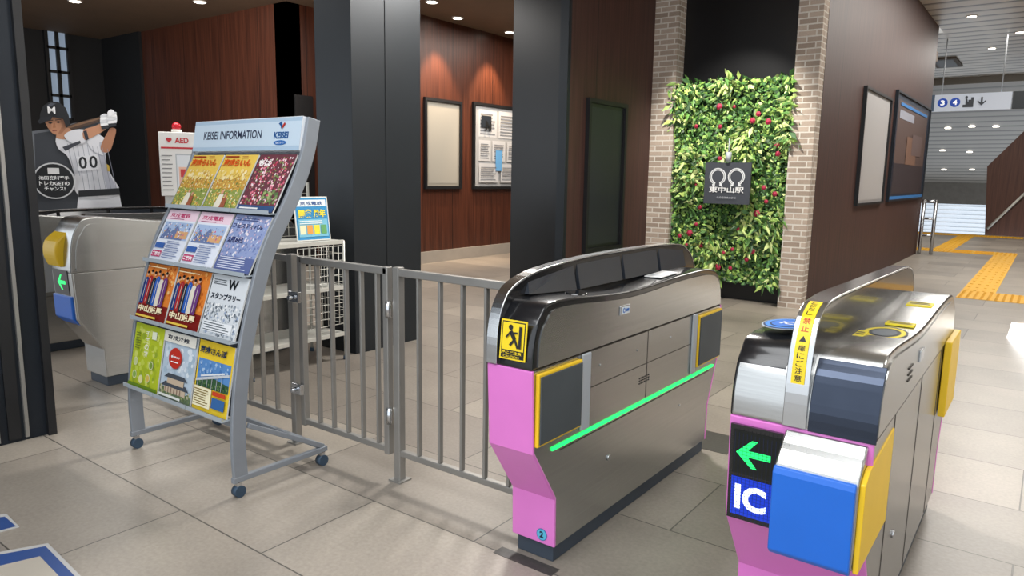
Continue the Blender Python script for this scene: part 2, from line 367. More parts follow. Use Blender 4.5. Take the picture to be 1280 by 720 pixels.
def gate(label, x0, x1, fx0, fx1, endm='pink', conm='black', sidem='steel', flap='dark', stripe=True, dz=0, windows=True, fin=FIN, sk=1):
    g = empty('ticket_gate', ((x0 + x1) / 2, 2.96, 0), label, 'ticket gate', 'row of automatic ticket gates')
    MB().box(x0 + .015, x1 - .012, 2.22, 3.72, 0, .075, 'plinth').build('plinth', g, .004)
    MB().prism([(p[0] + .012, p[1]) for p in N] + [(p[0] - .012, p[1]) for p in FR], x0, x1, 'steel').build('cabinet', g, .004)
    e = MB(); ribbon(e, N, -.0135, x0 - .002, x1 + .002, endm); ep = lab(e.build('end_panel', g, .004), 'near end panel')
    e = MB(); ribbon(e, FR, -.0135, x0 - .002, x1 + .002, endm); e.build('end_panel', g, .004)
    MB().prism(sh(CON, dz), x0, x1, conm, True).build('console', g, .008, seg=3)
    MB().prism(sh(SIDE, dz), x1, x1 + .004, sidem).build('side_panel', g)
    if fin:
        f = MB().prism(fin, fx0, fx1, 'black', True).build('sensor_fin', g, .004)
        r = MB(); ribbon(r, fin, .006, fx0 - .002, fx1 + .002, 'steel_lt'); r.build('fin_rim', g, .002)
        if windows:
            ys = [2.18, 2.55, 2.95, 3.33, 3.66]; tp = [1.098, 1.136, 1.145, 1.147, 1.12]
            for i in range(4):
                a, b = ys[i] + .014, ys[i + 1] - .014
                # panes lean inwards towards the deck
                z0a, z0b, z1a, z1b = (1.058 if i == 0 else 1.036), 1.036, tp[i] + .003, tp[i + 1] + .001
                o = MB(); v = [(fx1 + .022, a, z0a), (fx1 + .022, b, z0b), (fx1 + .001, b, z1b), (fx1 + .001, a + (.02 if i == 0 else 0), z1a), (fx1, a, z0a), (fx1, b, z0b), (fx1, b, z1b - .002), (fx1, a + (.02 if i == 0 else 0), z1a - .002)]
                o.add(v, [(0, 1, 2, 3), (4, 7, 6, 5), (0, 4, 5, 1), (1, 5, 6, 2), (2, 6, 7, 3), (3, 7, 4, 0)], 'glass').build('window', f)
    for (a, b, c, d) in ((2.06, 3.83, .812, .816), (2.40, 3.45, .66, .663), (2.95, 2.953, .50, .81), (2.23, 3.72, .462, .466)):
        if sk: MB().box(x1 - .001, x1 + .0015, a, b, c, d, 'seam').build('seam', g)
    if stripe: MB().box(x1 - .002, x1 + .006, 2.17, 3.77, .478, .490, 'green').build('light_strip', g)
    if flap:
        for (a, b) in ((2.055, 2.355), (3.515, 3.825)):
            fl = MB().box(x1, x1 + .016, a, b, .525, .80, 'yellow').build('door_flap', g, .004)
            if flap == 'dark': MB().box(x1 + .0155, x1 + .022, a + .008, b - .008, .535, .79, 'pad').build('pad', fl, .003)
        for (a, b) in ((2.365, 2.43), (3.45, 3.505)):
            MB().box(x1, x1 + .012, a, b, .50, .815, 'grey').build('hinge_cover', g, .006)
    return g, ep
def endsheet(x, z):
    up = Vector((0, 2.03 - 2.045, .814 - .5)).normalized(); y = 2.045 + (z - .5) / .314 * -.015
    return Sheet((x, y, z), EX, up, 'pr')
x0, x1 = -1.62, -1.42
g2, ep = gate('pink-ended steel ticket gate with glowing green side strip, beside the railing', x0, x1, x0, x0 + .045)
s = Sheet((x0 + .07, 2.026, .845), EX, Vector((0, .09, 1)))
s.O += s.n * .004; s.slab(.115, .145, .003, '#f2d21c', x=-.01, y=0)
s.rect(-.004, .006, .103, .133, '#181818'); s.rect(0, .035, .095, .1, '#f2d21c')
s.disc(.035, .118, .010, '#181818'); s.line(.035, .105, .055, .075, .017, '#181818'); s.line(.055, .075, .035, .052, .010, '#181818'); s.line(.055, .078, .072, .045, .010, '#181818')
s.line(.04, .098, .068, .10, .007, '#181818'); s.line(.036, .1, .018, .08, .007, '#181818'); s.rect(.075, .045, .012, .08, '#181818')
s.text('扉にご注意', .002, .021, .09, .012, '#f2d21c', 2); s.text('CAUTION', .012, .009, .07, .008, '#f2d21c', 1)
lab(s.build('caution_sticker', g2, fixn=False), 'yellow and black door caution sticker')
s = Sheet((x0 + .12, 2.205 - .002, .085), EX, EZ); s.slab(.001, .001, .0005, '#1f5f9c'); s.disc(.024, .024, .025, '#1f6fa8'); s.disc(.024, .024, .022, '#59b8d8'); s.text('2', .014, .011, .019, .027, '#10203c', 4)
lab(s.build('number_badge', g2, fixn=False), 'small blue badge reading 2')
mb = MB()
for i in range(6): mb.box(x0 + .06 + i * .012, x0 + .066 + i * .012, 2.180, 2.196, .30, .325, 'blackm')
mb.build('speaker_grille', g2)
mb = MB()
for i in range(3):
    for j in range(6): mb.box(x1, x1 + .0015, 2.88 + j * .018, 2.889 + j * .018, .575 + i * .012, .581 + i * .012, 'blackm')
mb.build('speaker_grille', g2)
l = MB().box(x1 + .003, x1 + .009, 2.66, 2.75, .925, .965, 'chrome').build('latch', g2, .003)
s = Sheet((x1 + .0095, 2.668, .93), EY, EZ); s.slab(.07, .03, .001, '#dfe6ee'); s.disc(.022, .015, .011, '#2a68b8', 14); s.disc(.022, .015, .006, '#dfe6ee', 12); s.rect(.038, .009, .026, .012, '#2a68b8'); lab(s.build('logo_plate', l, fixn=False), 'pale plate with blue mark')
MB().cyl((x1, 2.62, .31), (x1 + .006, 2.62, .31), .014, 'chrome').build('keyhole', g2)
for (y, z) in ((2.52, .74), (2.85, .74), (3.2, .74), (3.35, .36)): MB().cyl((x1, y, z), (x1 + .003, y, z), .005, 'chrome', 8).build('screw', g2)
s = Sheet((x0 + .085, 3.12, 1.038), EX, Vector((0, 1, .03))); s.slab(.085, .2, .004, '#e8e8e6'); s.rect(.01, .02, .06, .05, '#b8bcc0'); s.build('paper_label', g2, fixn=False)
MB().cyl((x0 + .135, 2.42, 1.03), (x0 + .135, 2.42, 1.048), .045, 'reader', 24).build('card_reader', g2)

# --- right gate
x0, x1 = -.70, -.315
g3, ep = gate('wide grey ticket gate with blue reader box and green arrow screen, nearest the camera', x0, x1, -.548, -.488, conm='steel', flap=None, stripe=False, dz=-.015, windows=False, fin=FIN3, sk=0)
mb = MB(); ribbon(mb, sh(CON, -.015)[:12], .004, -.482, x1 + .007, 'steel_dk'); lab(mb.build('front_visor', g3, .002), 'dark glossy front visor')
lc = MB().prism(sh([(p[0] + .002, p[1]) for p in CON], -.01), x0 - .003, -.555, 'black', True).build('console_cover', g3, .006)
s = Sheet((-.630, 2.30, 1.049), EX, Vector((0, 1, -.05))); s.O += s.n * .005; s.slab(.001, .001, .0005, '#101014')
s.disc(0, 0, .070, '#b8c4d0', 32, .14); s.disc(0, 0, .066, '#0c2a66', 32, .13); s.ring(0, 0, .050, .062, '#4a95f0', q=1.9); s.disc(0, 0, .044, '#2f7be0', 24, .085); s.text('IC', -.02, -.03, .04, .06, '#ffffff', 3)
lab(s.build('card_reader', g3, fixn=False), 'blue oval card reader')
s = Sheet((-.395, 2.55, 1.004), EX, Vector((0, 1, -.02))); s.O += s.n * .014; s.slab(.001, .001, .0005, '#101014')
s.disc(0, 0, .066, '#3b3f44', 32, .13); s.ring(0, 0, .046, .060, '#e8d22a', q=1.9); s.disc(0, 0, .035, '#6a7076', 24, .07)
lab(s.build('card_reader', g3, fixn=False), 'grey card reader with yellow ring')
for (x, y, z, w, h) in ((-.43, 2.76, 1.0, .09, .06), (-.43, 3.2, 1.008, .09, .10), (-.66, 2.62, 1.008, .05, .12), (-.655, 3.3, 1.02, .05, .12), (-.462, 2.40, 1.012, .03, .10)):
    s = Sheet((x, y, z), EX, EY); s.O += s.n * .014; s.slab(w, h, .006, '#e8d22a'); s.rect(w * .1, h * .3, w * .8, h * .15, '#333333'); s.rect(w * .1, h * .6, w * .7, h * .12, '#333333'); lab(s.build('yellow_label', g3, fixn=False), 'small yellow printed label')
rb = MB().prism(spline([(1.945, .722), (1.955, .742), (1.995, .780), (2.06, .815), (2.34, .826)], 3) + [(2.36, .80), (2.36, .5), (2.33, .475), (1.97, .475), (1.955, .50)], -.540, -.325, 'steel').build('reader_box', g3, .006, seg=3)
MB().prism([(1.952, .468), (1.936, .485), (1.931, .71), (1.938, .728), (1.956, .728), (1.958, .475)], -.541, -.330, 'blue').build('front_cover', rb, .005, seg=3)
MB().prism([(1.955, .478), (1.955, .725), (2.0, .752), (2.345, .775), (2.345, .478)], -.325, -.311, 'yellow').build('door_flap', g3, .003, seg=2)
MB().box(-.311, -.283, 3.515, 3.86, .5, .83, 'yellow').build('door_flap', g3, .004, seg=2)
for (a, b, c, d) in ((2.36, 2.364, .08, .81), (2.9, 2.904, .08, .81), (3.45, 3.454, .08, .81), (2.07, 3.83, .812, .816)): MB().box(x1 - .001, x1 + .0015, a, b, c, d, 'seam').build('seam', g3)
MB().box(x1 + .003, x1 + .01, 2.72, 2.8, .90, .94, 'chrome').build('latch', g3, .003)
for i in range(3): MB().box(x1 + .003, x1 + .007, 2.50, 2.58, .92 - i * .02, .926 - i * .02, 'seam').build('vent_slot', g3)
MB().cyl((x1, 2.55, .35), (x1 + .006, 2.55, .35), .014, 'chrome').build('keyhole', g3)
s = endsheet(x0 + .008, .50); s.O += s.n * .016; s.m = 'scr'
s.slab(.20, .295, .01, '#0a0b0c', 'black'); s.rect(.01, .145, .18, .135, '#050807'); s.rect(.01, .015, .18, .12, '#0a2a9a')
s.arrow(.070, .212, .050, 180, '#22e070'); s.text('IC', .022, .034, .092, .080, '#e8f0ff', 4)
for i in range(1, 12): s.line(.01, .015 + i * .0108, .19, .015 + i * .0108, .0012, '#061a60')
for i in range(1, 12): s.line(.01, .145 + i * .0112, .19, .145 + i * .0112, .0013, '#050807')
for i in range(1, 15): s.line(.01 + i * .0118, .015, .01 + i * .0118, .28, .0010, '#04102e')
lab(s.build('display', g3, fixn=False), 'screen with green left arrow above white IC on blue')
pts = offs(FIN3, .0072)
mb = Sheet((0, 0, 0), EX, EZ)
def fin_at(d):
    acc = 0
    for i in range(len(pts) - 1):
        a = Vector(pts[i]); b = Vector(pts[i + 1]); l = (b - a).length
        if acc + l >= d: return a + (b - a) * ((d - acc) / l), (b - a).normalized()
        acc += l
    return Vector(pts[-1]), Vector((1, 0))
def onfin(x, d, k): p, t = fin_at(d); return Vector((x, p.x - t.y * k, p.y + t.x * k))
def finquad(x0, x1, d0, d1, k, col, n=8):
    for i in range(n):
        a = d0 + (d1 - d0) * i / n; b = d0 + (d1 - d0) * (i + 1) / n
        mb.add([onfin(x0, a, k), onfin(x1, a, k), onfin(x1, b, k), onfin(x0, b, k)], [(0, 1, 2, 3)], 'pr', lin(col))
def finvtext(t, x0, w, dtop, h, k, col, bold=2):
    n = len(t); ch = h / n
    for i, c in enumerate(t):
        g = glyph(c, bold)
        if not g: continue
        vs, fs, gx, gy, gw, gh = g; d0 = dtop - (i + 1) * ch
        mb.add([onfin(x0 + (v[0] - gx) / gw * w, d0 + (v[1] - gy) / gh * ch * .84, k) for v in vs], fs, 'pr', lin(col))
finquad(-.536, -.500, .125, .405, .001, '#f0d021', 16)
finvtext('扉にご注意', -.528, .020, .237, .105, .0018, '#16161a', 1)
mb.add([onfin(-.528, .243, .0018), onfin(-.508, .243, .0018), onfin(-.518, .260, .0018)], [(0, 1, 2)], 'pr', lin('#16161a'))
finvtext('禁止', -.528, .020, .318, .046, .0018, '#c01818', 1); finvtext('とびだし', -.527, .018, .396, .070, .0018, '#16161a', 1)
lab(mb.build('warning_sticker', g3, fixn=False), 'yellow vertical warning sticker')
mb = MB()
for i in range(6): mb.box(x0 + .08 + i * .012, x0 + .086 + i * .012, 2.180, 2.196, .30, .325, 'blackm')
mb.build('speaker_grille', g3)

gl, ep = gate('bulky steel ticket gate with small green arrow screen, behind the brochure rack', -5.44, -5.15, -5.44, -5.40, endm='steel', conm='steel', flap=None, stripe=False, dz=.12, windows=False, fin=None, sk=0)
MB().box(-5.151, -5.1485, 2.06, 3.83, .84, .845, 'seam').build('seam', gl)
s = endsheet(-5.42, .66); s.O += s.n * .004; s.m = 'scr'; s.slab(.22, .17, .01, '#0a0b0c', 'black'); s.arrow(.12, .085, .06, 180, '#22e070'); lab(s.build('display', gl, fixn=False), 'small screen with green left arrow')
MB().prism([(2.025, .655), (2.03, .50), (2.09, .44), (2.12, .45), (2.06, .52), (2.05, .655)], -5.445, -5.17, 'blue').build('lower_end_cap', gl, .006)
MB().prism(spline([(2.01, .85), (1.985, .93), (2.0, 1.02), (2.08, 1.09)], 4) + [(2.1, .85)], -5.45, -5.25, 'yellow').build('end_cap', gl, .01)
MB().prism([(2.2, 1.15), (2.25, 1.19), (3.6, 1.17), (3.7, 1.13)], -5.44, -5.39, 'black').build('sensor_fin', gl, .006)
gf, ep = gate('farthest left steel ticket gate, half hidden by the dark door jamb', -6.80, -6.5, -6.70, -6.62, endm='steel', conm='steel', flap='yellow', stripe=False, dz=.08)

# ================================================================ RAILING
FY = 2.39
def fence(label, xa, xb, bars, posts, name='metal_railing', cat='railing'):
    r = empty(name, ((xa + xb) / 2, FY, 0), label, cat)
    MB().bar((xa, FY, 1.04), (xb, FY, 1.04), .035, .035, 'rail').build('top_rail', r, .004)
    MB().bar((xa, FY, .145), (xb, FY, .145), .03, .03, 'rail').build('bottom_rail', r, .004)
    for b in bars: MB().bar((b, FY, .16), (b, FY, 1.025), .014, .026, 'rail').build('bar', r, .003)
    for p in posts:
        po = MB().bar((p, FY, 0), (p, FY, 1.065), .042, .042, 'rail').build('post', r, .005)
        MB().box(p - .04, p + .04, FY - .04, FY + .04, 0, .008, 'rail').build('base_plate', po)
    return r
fence('fixed steel railing running behind the brochure rack', -4.64, -3.27, [-4.48 + i * .13 for i in range(9)], [-4.62, -3.27])
r = fence('swing gate leaf of steel bars between two hinged posts', -3.19, -2.52, [-3.06 + i * .115 for i in range(5)], [], 'railing_gate', 'gate')
for x in (-3.19, -2.53): MB().bar((x, FY, .12), (x, FY, 1.06), .035, .035, 'rail').build('stile', r, .004)
for z in (.33, .86): MB().cyl((-2.495, FY - .03, z - .04), (-2.495, FY - .03, z + .04), .014, 'chrome').build('hinge', r)
for z in (.33, .84):
    k = MB().box(-3.25, -3.17, FY - .045, FY - .02, z - .03, z + .03, 'chrome').build('latch', r, .004); MB().cyl((-3.21, FY - .075, z), (-3.21, FY - .04, z), .012, 'chrome').build('bolt', k)
fence('steel railing joining the gate leaf to the pink ticket gate', -2.455, -1.63, [-2.32 + i * .135 for i in range(5)], [-2.455])

# ================================================================ BROCHURE RACK
PROF = spline([(1.766, .075), (1.764, .32), (1.815, .687), (1.945, 1.116), (2.11, 1.408), (2.195, 1.6), (2.235, 1.765)], 6)
def py(z):
    for a, b in zip(PROF, PROF[1:]):
        if a[1] <= z <= b[1]: return a[0] + (b[0] - a[0]) * (z - a[1]) / (b[1] - a[1])
    return PROF[-1][0]
XL, XR = -3.87, -2.905
rk = empty('brochure_rack', (-3.39, 2.0, 0), 'grey metal brochure rack with curved sides and header board, on casters', 'brochure rack')
for x in (XL, XR):
    mb = MB(); ribbon(mb, PROF, -.072, x - .011, x + .011, 'rack'); sf = mb.build('side_frame', rk, .004)
    MB().bar((x, 1.76, .085), (x, 2.30, .085), .026, .028, 'rack').build('foot', sf, .004)
    MB().bar((x, 1.85, .33), (x, 2.28, .10), .018, .024, 'rack').build('brace', sf, .003)
    for y in (1.79, 2.27):
        c = MB(); c.bar((x, y, .035), (x, y, .075), .03, .024, 'chrome'); c = c.build('caster', rk, .003)
        MB().cyl((x - .018, y, .028), (x + .018, y, .028), .028, 'rubber', 20).build('wheel', c)
for (y, z) in ((1.80, .34), (2.27, .10), (2.26, 1.60)): MB().bar((XL + .01, y, z), (XR - .01, y, z), .024, .026, 'rack').build('crossbar', rk, .004)
mb = MB(); ribbon(mb, [(p[0] + .03, p[1]) for p in PROF if .33 < p[1] < 1.62], -.012, XL + .012, XR - .012, 'rackback'); mb.build('back_panel', rk)
up = Vector((0, .03, .165)).normalized(); w, h = XR - XL - .022, .165
s = Sheet((XL + .011, py(1.605) - .006, 1.605), EX, up); s.slab(w, h, .02, '#e4e8ec'); s.rect(0, 0, w, h * .98, '#a9c0d4'); s.rect(0, .022, w, h - .044, '#c3d4e2')
s.text('KEISEI INFORMATION', .10, .062, .53, .044, '#26304a', 2)
s.text('KEISEI', .735, .058, .115, .034, '#16508c', 4); s.disc(.79, .038, .05, '#2a68b0', 20, .012); s.text('京成グループ', .757, .032, .066, .011, '#ffffff', 1)
s.poly([(.765, .132), (.785, .142), (.80, .118), (.79, .106), (.782, .122)], '#16508c'); s.poly([(.80, .106), (.822, .130), (.812, .138), (.795, .118)], '#b8322a')
lab(s.build('header_board', rk, fixn=False), 'pale header board reading KEISEI INFORMATION')
ZB = [1.31, 1.03, .73, .375]; ZT = [1.585, 1.29, 1.01, .70]
PW = (XR - XL - .03) / 3
BD = [
 ('yellow autumn cover with orange title, top left pocket', 'aut'), ('yellow autumn cover with orange title, top middle pocket', 'aut'), ('pink and red blossom photo cover, top right pocket', 'blossom'),
 ('white timetable flyer with pink header, second row left pocket', 'time'), ('white timetable flyer with pink header, second row middle pocket', 'time'), ('pale blue event flyer with dark lettering, second row right pocket', 'fest'),
 ('orange racing flyer with figures, third row left pocket', 'race'), ('orange racing flyer with figures, third row middle pocket', 'race'), ('white stamp rally flyer with big W, third row right pocket', 'stamp'),
 ('lime green flyer with pale circles, bottom left pocket', 'lime'), ('pale flyer with red disc above building photo, bottom middle pocket', 'castle'), ('yellow flyer with railway bridge photo, bottom right pocket', 'bridge')]
rnd = random.Random(3)
def lines(s, x, y, w, h, n, col, th=.35):
    for i in range(n): s.rect(x, y + h * i / n, w * rnd.uniform(.75, 1), h / n * th, col)
    s.k -= n - 1
def cover(s, k, w, h):
    def blob(n, cols, x0, y0, x1, y1, r):
        k0 = s.k
        for i in range(n):
            s.disc(rnd.uniform(x0 + r, x1 - r), rnd.uniform(y0 + r, y1 - r), r * rnd.uniform(.4, 1), rnd.choice(cols), 6); s.k = k0 + i * 3.0 / n
        s.k = k0 + 4
    if k == 'aut':
        s.rect(0, 0, w, h, '#e8c45a'); s.poly([(0, h * .5), (.06, h * .62), (.12, h * .55), (.19, h * .66), (w, h * .52), (w, 0), (0, 0)], '#c89a48'); s.rect(0, 0, w, h * .36, '#8f9c50')
        blob(300, ['#d8a040', '#e8c860', '#8f9c4a', '#e8dcb0', '#c88040', '#f0d880', '#6c8040', '#f0e8b8', '#d8b860'], 0, 0, w, h * .60, .007); blob(50, ['#f0d890', '#f4e0a8', '#e8c868'], 0, h * .5, w, h * .74, .014)
        s.disc(.13, h * .30, .012, '#d8a080', 10); s.poly([(.10, h * .02), (.16, h * .02), (.15, h * .26), (.115, h * .26)], '#e8e0cc'); s.disc(.17, h * .24, .011, '#c89878', 10); s.poly([(.155, h * .02), (.20, h * .02), (.19, h * .2), (.16, h * .2)], '#a05c40')
        s.text('京成らいん', .02, h * .77, w - .05, .046, '#d8561c', 4); s.rect(.02, h * .94, .12, .008, '#9a3018'); lines(s, .17, h * .93, .06, .014, 2, '#9a3018')
    elif k == 'blossom':
        s.rect(0, 0, w, h, '#6a3a44'); blob(420, ['#c84a60', '#e8889c', '#a83048', '#f4c8d0', '#6a4040', '#d86c80', '#7a8850', '#f0dce0', '#8c9c6a'], 0, .03, w, h * .97, .008)
        blob(50, ['#5a7048', '#788c58', '#a0b070'], w * .5, .03, w, h * .4, .012); s.text('ちば', .02, h * .78, .10, .042, '#f8f0ec', 4); s.rect(0, 0, w, .032, '#34507c'); s.rect(.02, .012, .15, .008, '#e8e8e8')
    elif k == 'time':
        s.rect(0, 0, w, h, '#e2e6f0'); s.rect(0, h * .80, w, h * .2, '#ecd0dc'); s.text('京成電鉄', .03, h * .85, w - .10, .026, '#b82860', 2); lines(s, .03, h * .815, w * .6, .012, 1, '#9c5878')
        s.rect(.015, h * .42, w - .03, h * .34, '#a8bcdc'); s.poly([(.02, h * .42), (.06, h * .66), (.1, h * .55), (.15, h * .7), (.24, h * .42)], '#6c7ca4'); s.rect(w * .55, h * .45, w * .38, h * .14, '#d8a878'); blob(80, ['#d87088', '#f0f0f4', '#5870a8', '#e8b860', '#8ca0c8'], .02, h * .43, w - .02, h * .76, .006)
        lines(s, .12, .02, w * .5, h * .34, 9, '#7080a8'); s.rect(.015, .02, .09, .035, '#c04870'); s.text('ご案内', .02, .026, .08, .022, '#ffffff', 2); s.rect(.015, .07, .09, .03, '#3c62a8')
    elif k == 'fest':
        s.rect(0, 0, w, h, '#8f9cc4'); blob(260, ['#a8b4d4', '#dce0ec', '#6c7aa8', '#8a9cc8', '#b8a8c4', '#e8d8e0', '#7888b8'], 0, h * .2, w, h, .009)
        s.text('フェスティバル', .015, h * .76, w - .05, .026, '#2c3464', 3); lines(s, .02, h * .9, w * .7, .02, 2, '#3c4878'); s.text('2月8日', .02, h * .50, .12, .030, '#2c3464', 4); s.rect(0, 0, w, h * .26, '#5c6898'); lines(s, .02, .015, w * .85, h * .22, 6, '#dce0f0')
    elif k == 'race':
        s.rect(0, 0, w, h, '#dc8034'); blob(120, ['#e89848', '#c86a28', '#f0b060', '#b85a24', '#e8c080'], 0, h * .3, w, h, .012); s.rect(0, 0, w, h * .28, '#7a1c18')
        for i, (c, d) in enumerate((('#243c78', 0), ('#a82828', .035), ('#2c2c34', .01), ('#2a5cb0', .04), ('#e0d8c8', 0), ('#6a3a78', .03))):
            x = .012 + i * .040; q = h * (.80 + d); s.poly([(x - .008, h * .26), (x + .032, h * .26), (x + .036, q - .05), (x + .028, q - .022), (x + .012, q - .016), (x - .004, q - .022), (x - .012, q - .05)], c); s.disc(x + .012, q, .011, '#dcae8c', 12); s.disc(x + .012, q + .008, .012, '#20120c', 12, .008); s.line(x + .012, h * .3, x + .012, q - .03, .003, '#f0e8d8')
        s.text('中山競馬', .03, h * .12, w - .06, .038, '#f8e8c0', 4); s.rect(.02, .010, .2, .010, '#f0c850'); lines(s, .02, h * .93, .2, .012, 1, '#fff0c0')
    elif k == 'stamp':
        s.rect(0, 0, w, h, '#d4d8dc'); blob(240, ['#a8b0b8', '#8c949c', '#f0f0f0', '#687078', '#c0c8d0', '#9aa8c0'], 0, 0, w, h * .56, .009); s.text('W', .14, h * .77, .08, .050, '#202428', 4)
        s.text('スタンプラリー', .02, h * .60, w - .05, .030, '#28303c', 4); lines(s, .02, h * .84, w * .38, h * .1, 3, '#404850'); s.rect(.02, .02, w * .8, .05, '#e8eaec'); lines(s, .025, .025, w * .75, .045, 4, '#586068')
    elif k == 'lime':
        s.rect(0, 0, w, h, '#b6c42e'); blob(80, ['#a8b82c', '#c6d450', '#98ac30', '#d0d868'], 0, 0, w, h, .02); s.vtext('千葉の旅', .115, h * .5, .042, h * .42, '#f4f4d8', 3)
        for (x, y, c) in ((.05, .06, '#8cae50'), (.12, .045, '#e8e0a0'), (.19, .06, '#d8b858'), (.05, .13, '#c8d090'), (.21, .13, '#7c9a40')): s.disc(x, y, .022, '#dfe4b0', 16); s.disc(x, y, .017, c, 16)
        lines(s, .03, h * .6, .055, h * .28, 7, '#6c7c28'); s.rect(0, 0, w, .018, '#6c8c28'); s.rect(.19, h * .8, .045, .04, '#e8ecd0')
    elif k == 'castle':
        s.rect(0, 0, w, h, '#b8c8d6'); blob(60, ['#c8d4e0', '#dce4ea', '#a8bccc'], 0, h * .3, w, h * .85, .02); s.rect(0, 0, w, .04, '#68785c'); blob(70, ['#5a6a48', '#7a8a5c', '#98a06c', '#c0b898'], 0, 0, w, .07, .010)
        for (y, a, b) in ((.03, .03, .018), (.075, .05, .016)):
            s.rect(a + .02, y, w - 2 * a - .04, .03, '#c8b49c'); s.poly([(a - .012, y + .028), (w - a + .012, y + .028), (w - a - .022, y + .028 + b + .006), (a + .022, y + .028 + b + .006)], '#4a5058')
        for i in range(6): s.rect(.06 + i * .028, .03, .004, .028, '#6a4438')
        s.rect(0, h * .84, w, h * .16, '#e4e0d4'); s.text('京成沿線', .03, h * .88, w - .09, .024, '#30343c', 3); s.disc(.125, h * .62, .060, '#c03428', 24, .052); s.text('御朱印', .085, h * .62, .08, .024, '#ffffff', 3); lines(s, .090, h * .555, .07, .014, 1, '#ffffff'); s.rect(.015, .008, .2, .012, '#e8e8e0')
    else:
        s.rect(0, 0, w, h, '#e8c636'); s.rect(.012, h * .34, w - .024, h * .4, '#5c8cc4'); blob(50, ['#7ca4d4', '#a8c4e0', '#4c7cb8'], .012, h * .5, w - .012, h * .74, .010); s.poly([(.012, h * .34), (w - .012, h * .34), (w - .012, h * .45), (.15, h * .5), (.012, h * .44)], '#3a5a3c'); blob(60, ['#4a6a44', '#6a8450', '#2c4830'], .012, h * .34, w - .012, h * .45, .008); s.line(.012, h * .42, w - .012, h * .60, .012, '#c8ccd0'); s.line(.05, h * .49, w - .05, h * .61, .008, '#e0e4e8')
        for i in range(6): s.line(.03 + i * .04, h * .34, .03 + i * .04, h * (.43 + i * .027), .004, '#b0b4b8')
        s.text('京成さんぽ', .02, h * .82, w - .07, .036, '#20324c', 4); s.rect(.012, .02, w * .5, h * .28, '#f4ecc8'); lines(s, .02, .03, w * .42, h * .24, 7, '#806828'); s.rect(w * .58, .03, w * .36, .05, '#3c68a0'); s.rect(w * .58, .09, w * .36, .02, '#c8482c')
for i, (l, k) in enumerate(BD):
    r_, c_ = divmod(i, 3); zb, zt = ZB[r_], ZT[r_]; X = XL + .015 + c_ * PW
    A = Vector((X + .008, py(zb) - .010, zb)); B = Vector((X + .008, py(zt) + .004, zt)); upv = (B - A); hh = upv.length; upv.normalize()
    lg = MB(); a = A + Vector((-.004, .028, -.006)); lg.box(X + .002, X + PW - .006, a.y - .052, a.y, zb - .008, zb - .002, 'clear'); lg.box(X + .002, X + PW - .006, a.y - .055, a.y - .052, zb - .008, zb + .012, 'clear'); lg.build('pocket', rk)
    s = Sheet(A, EX, upv, 'prg', .0004); w = PW - .018; s.slab(w, hh, .007, '#e8e8e4')
    cover(s, k, w, hh)
    tag(s.build('brochure', origin='base', fixn=False), l, 'brochure', 'brochures in the information rack')

# ================================================================ WIRE CART, POSTER
wc = empty('wire_cart', (-4.72, 3.35, 0), 'white wire mesh cart standing against the dark pillar behind the railing', 'cart')
X0, X1, Y0, Y1 = -4.93, -4.5, 2.92, 3.78
for x in (X0, X1):
    for y in (Y0, Y1):
        po = MB().cyl((x, y, .03), (x, y, .97 if x == X1 else 1.42), .011, 'wire', 8).build('post', wc); MB().cyl((x, y, 0), (x, y, .03), .018, 'rubber', 8).build('foot', po)
def grid(mb, fixed, ax, a0, a1, z0, z1, st, r=.0028):
    k = int((a1 - a0) / st) + 1
    for i in range(k + 1):
        a = a0 + (a1 - a0) * i / k; p = (fixed, a) if ax == 'y' else (a, fixed); mb.cyl((p[0], p[1], z0), (p[0], p[1], z1), r, 'wire', 5)
    k = int((z1 - z0) / st) + 1
    for i in range(k + 1):
        z = z0 + (z1 - z0) * i / k
        A, B = ((fixed, a0, z), (fixed, a1, z)) if ax == 'y' else ((a0, fixed, z), (a1, fixed, z)); mb.cyl(A, B, r, 'wire', 5)
for nm, args in (('side_mesh', (X1, 'y', Y0 + .42, Y1, .3, .93, .06)), ('back_mesh', (X0, 'y', Y0, Y1, .99, 1.4, .07)), ('end_mesh', (Y1, 'x', X0, X1, .3, .93, .07))):
    mb = MB(); grid(mb, *args); mb.build(nm, wc)
for z in (.22, .6, .965):
    mb = MB(); mb.box(X0, X1, Y0, Y1, z, z + .008, 'wire'); mb.box(X1 - .008, X1 + .006, Y0, Y1, z - .02, z + .012, 'wire'); mb.box(X0, X1, Y0 - .006, Y0 + .006, z - .02, z + .012, 'wire'); mb.build('shelf', wc, .002)
s = Sheet((-4.6, 3.42, .978), Vector((.08, 1, 0)), Vector((-.12, 0, 1))); W, H = .30, .34; s.slab(W, H, .008, '#e8e8e0')
s.rect(.008, .008, W - .016, H - .016, '#2f8ec4'); s.rect(.02, H * .78, W - .04, H * .15, '#e8f0f0'); s.text('京成電鉄', .05, H * .805, W - .1, .03, '#1c4c90', 2)
s.text('開業', .03, H * .52, .12, .065, '#f4e23c', 4); s.text('周年', .16, H * .52, .11, .065, '#f4e23c', 4); s.rect(.02, .03, W - .04, H * .40, '#7cc0d8')
for i, c in enumerate(('#f0e8c0', '#e8a050', '#f4e23c', '#68a868')): s.rect(.03 + i * .062, .05, .05, .07, c)
lines(s, .03, .13, .22, .035, 2, '#f0f4f0')
tag(s.build('counter_poster', origin='base', fixn=False), 'blue counter poster with yellow lettering, on top of the wire cart', 'poster')

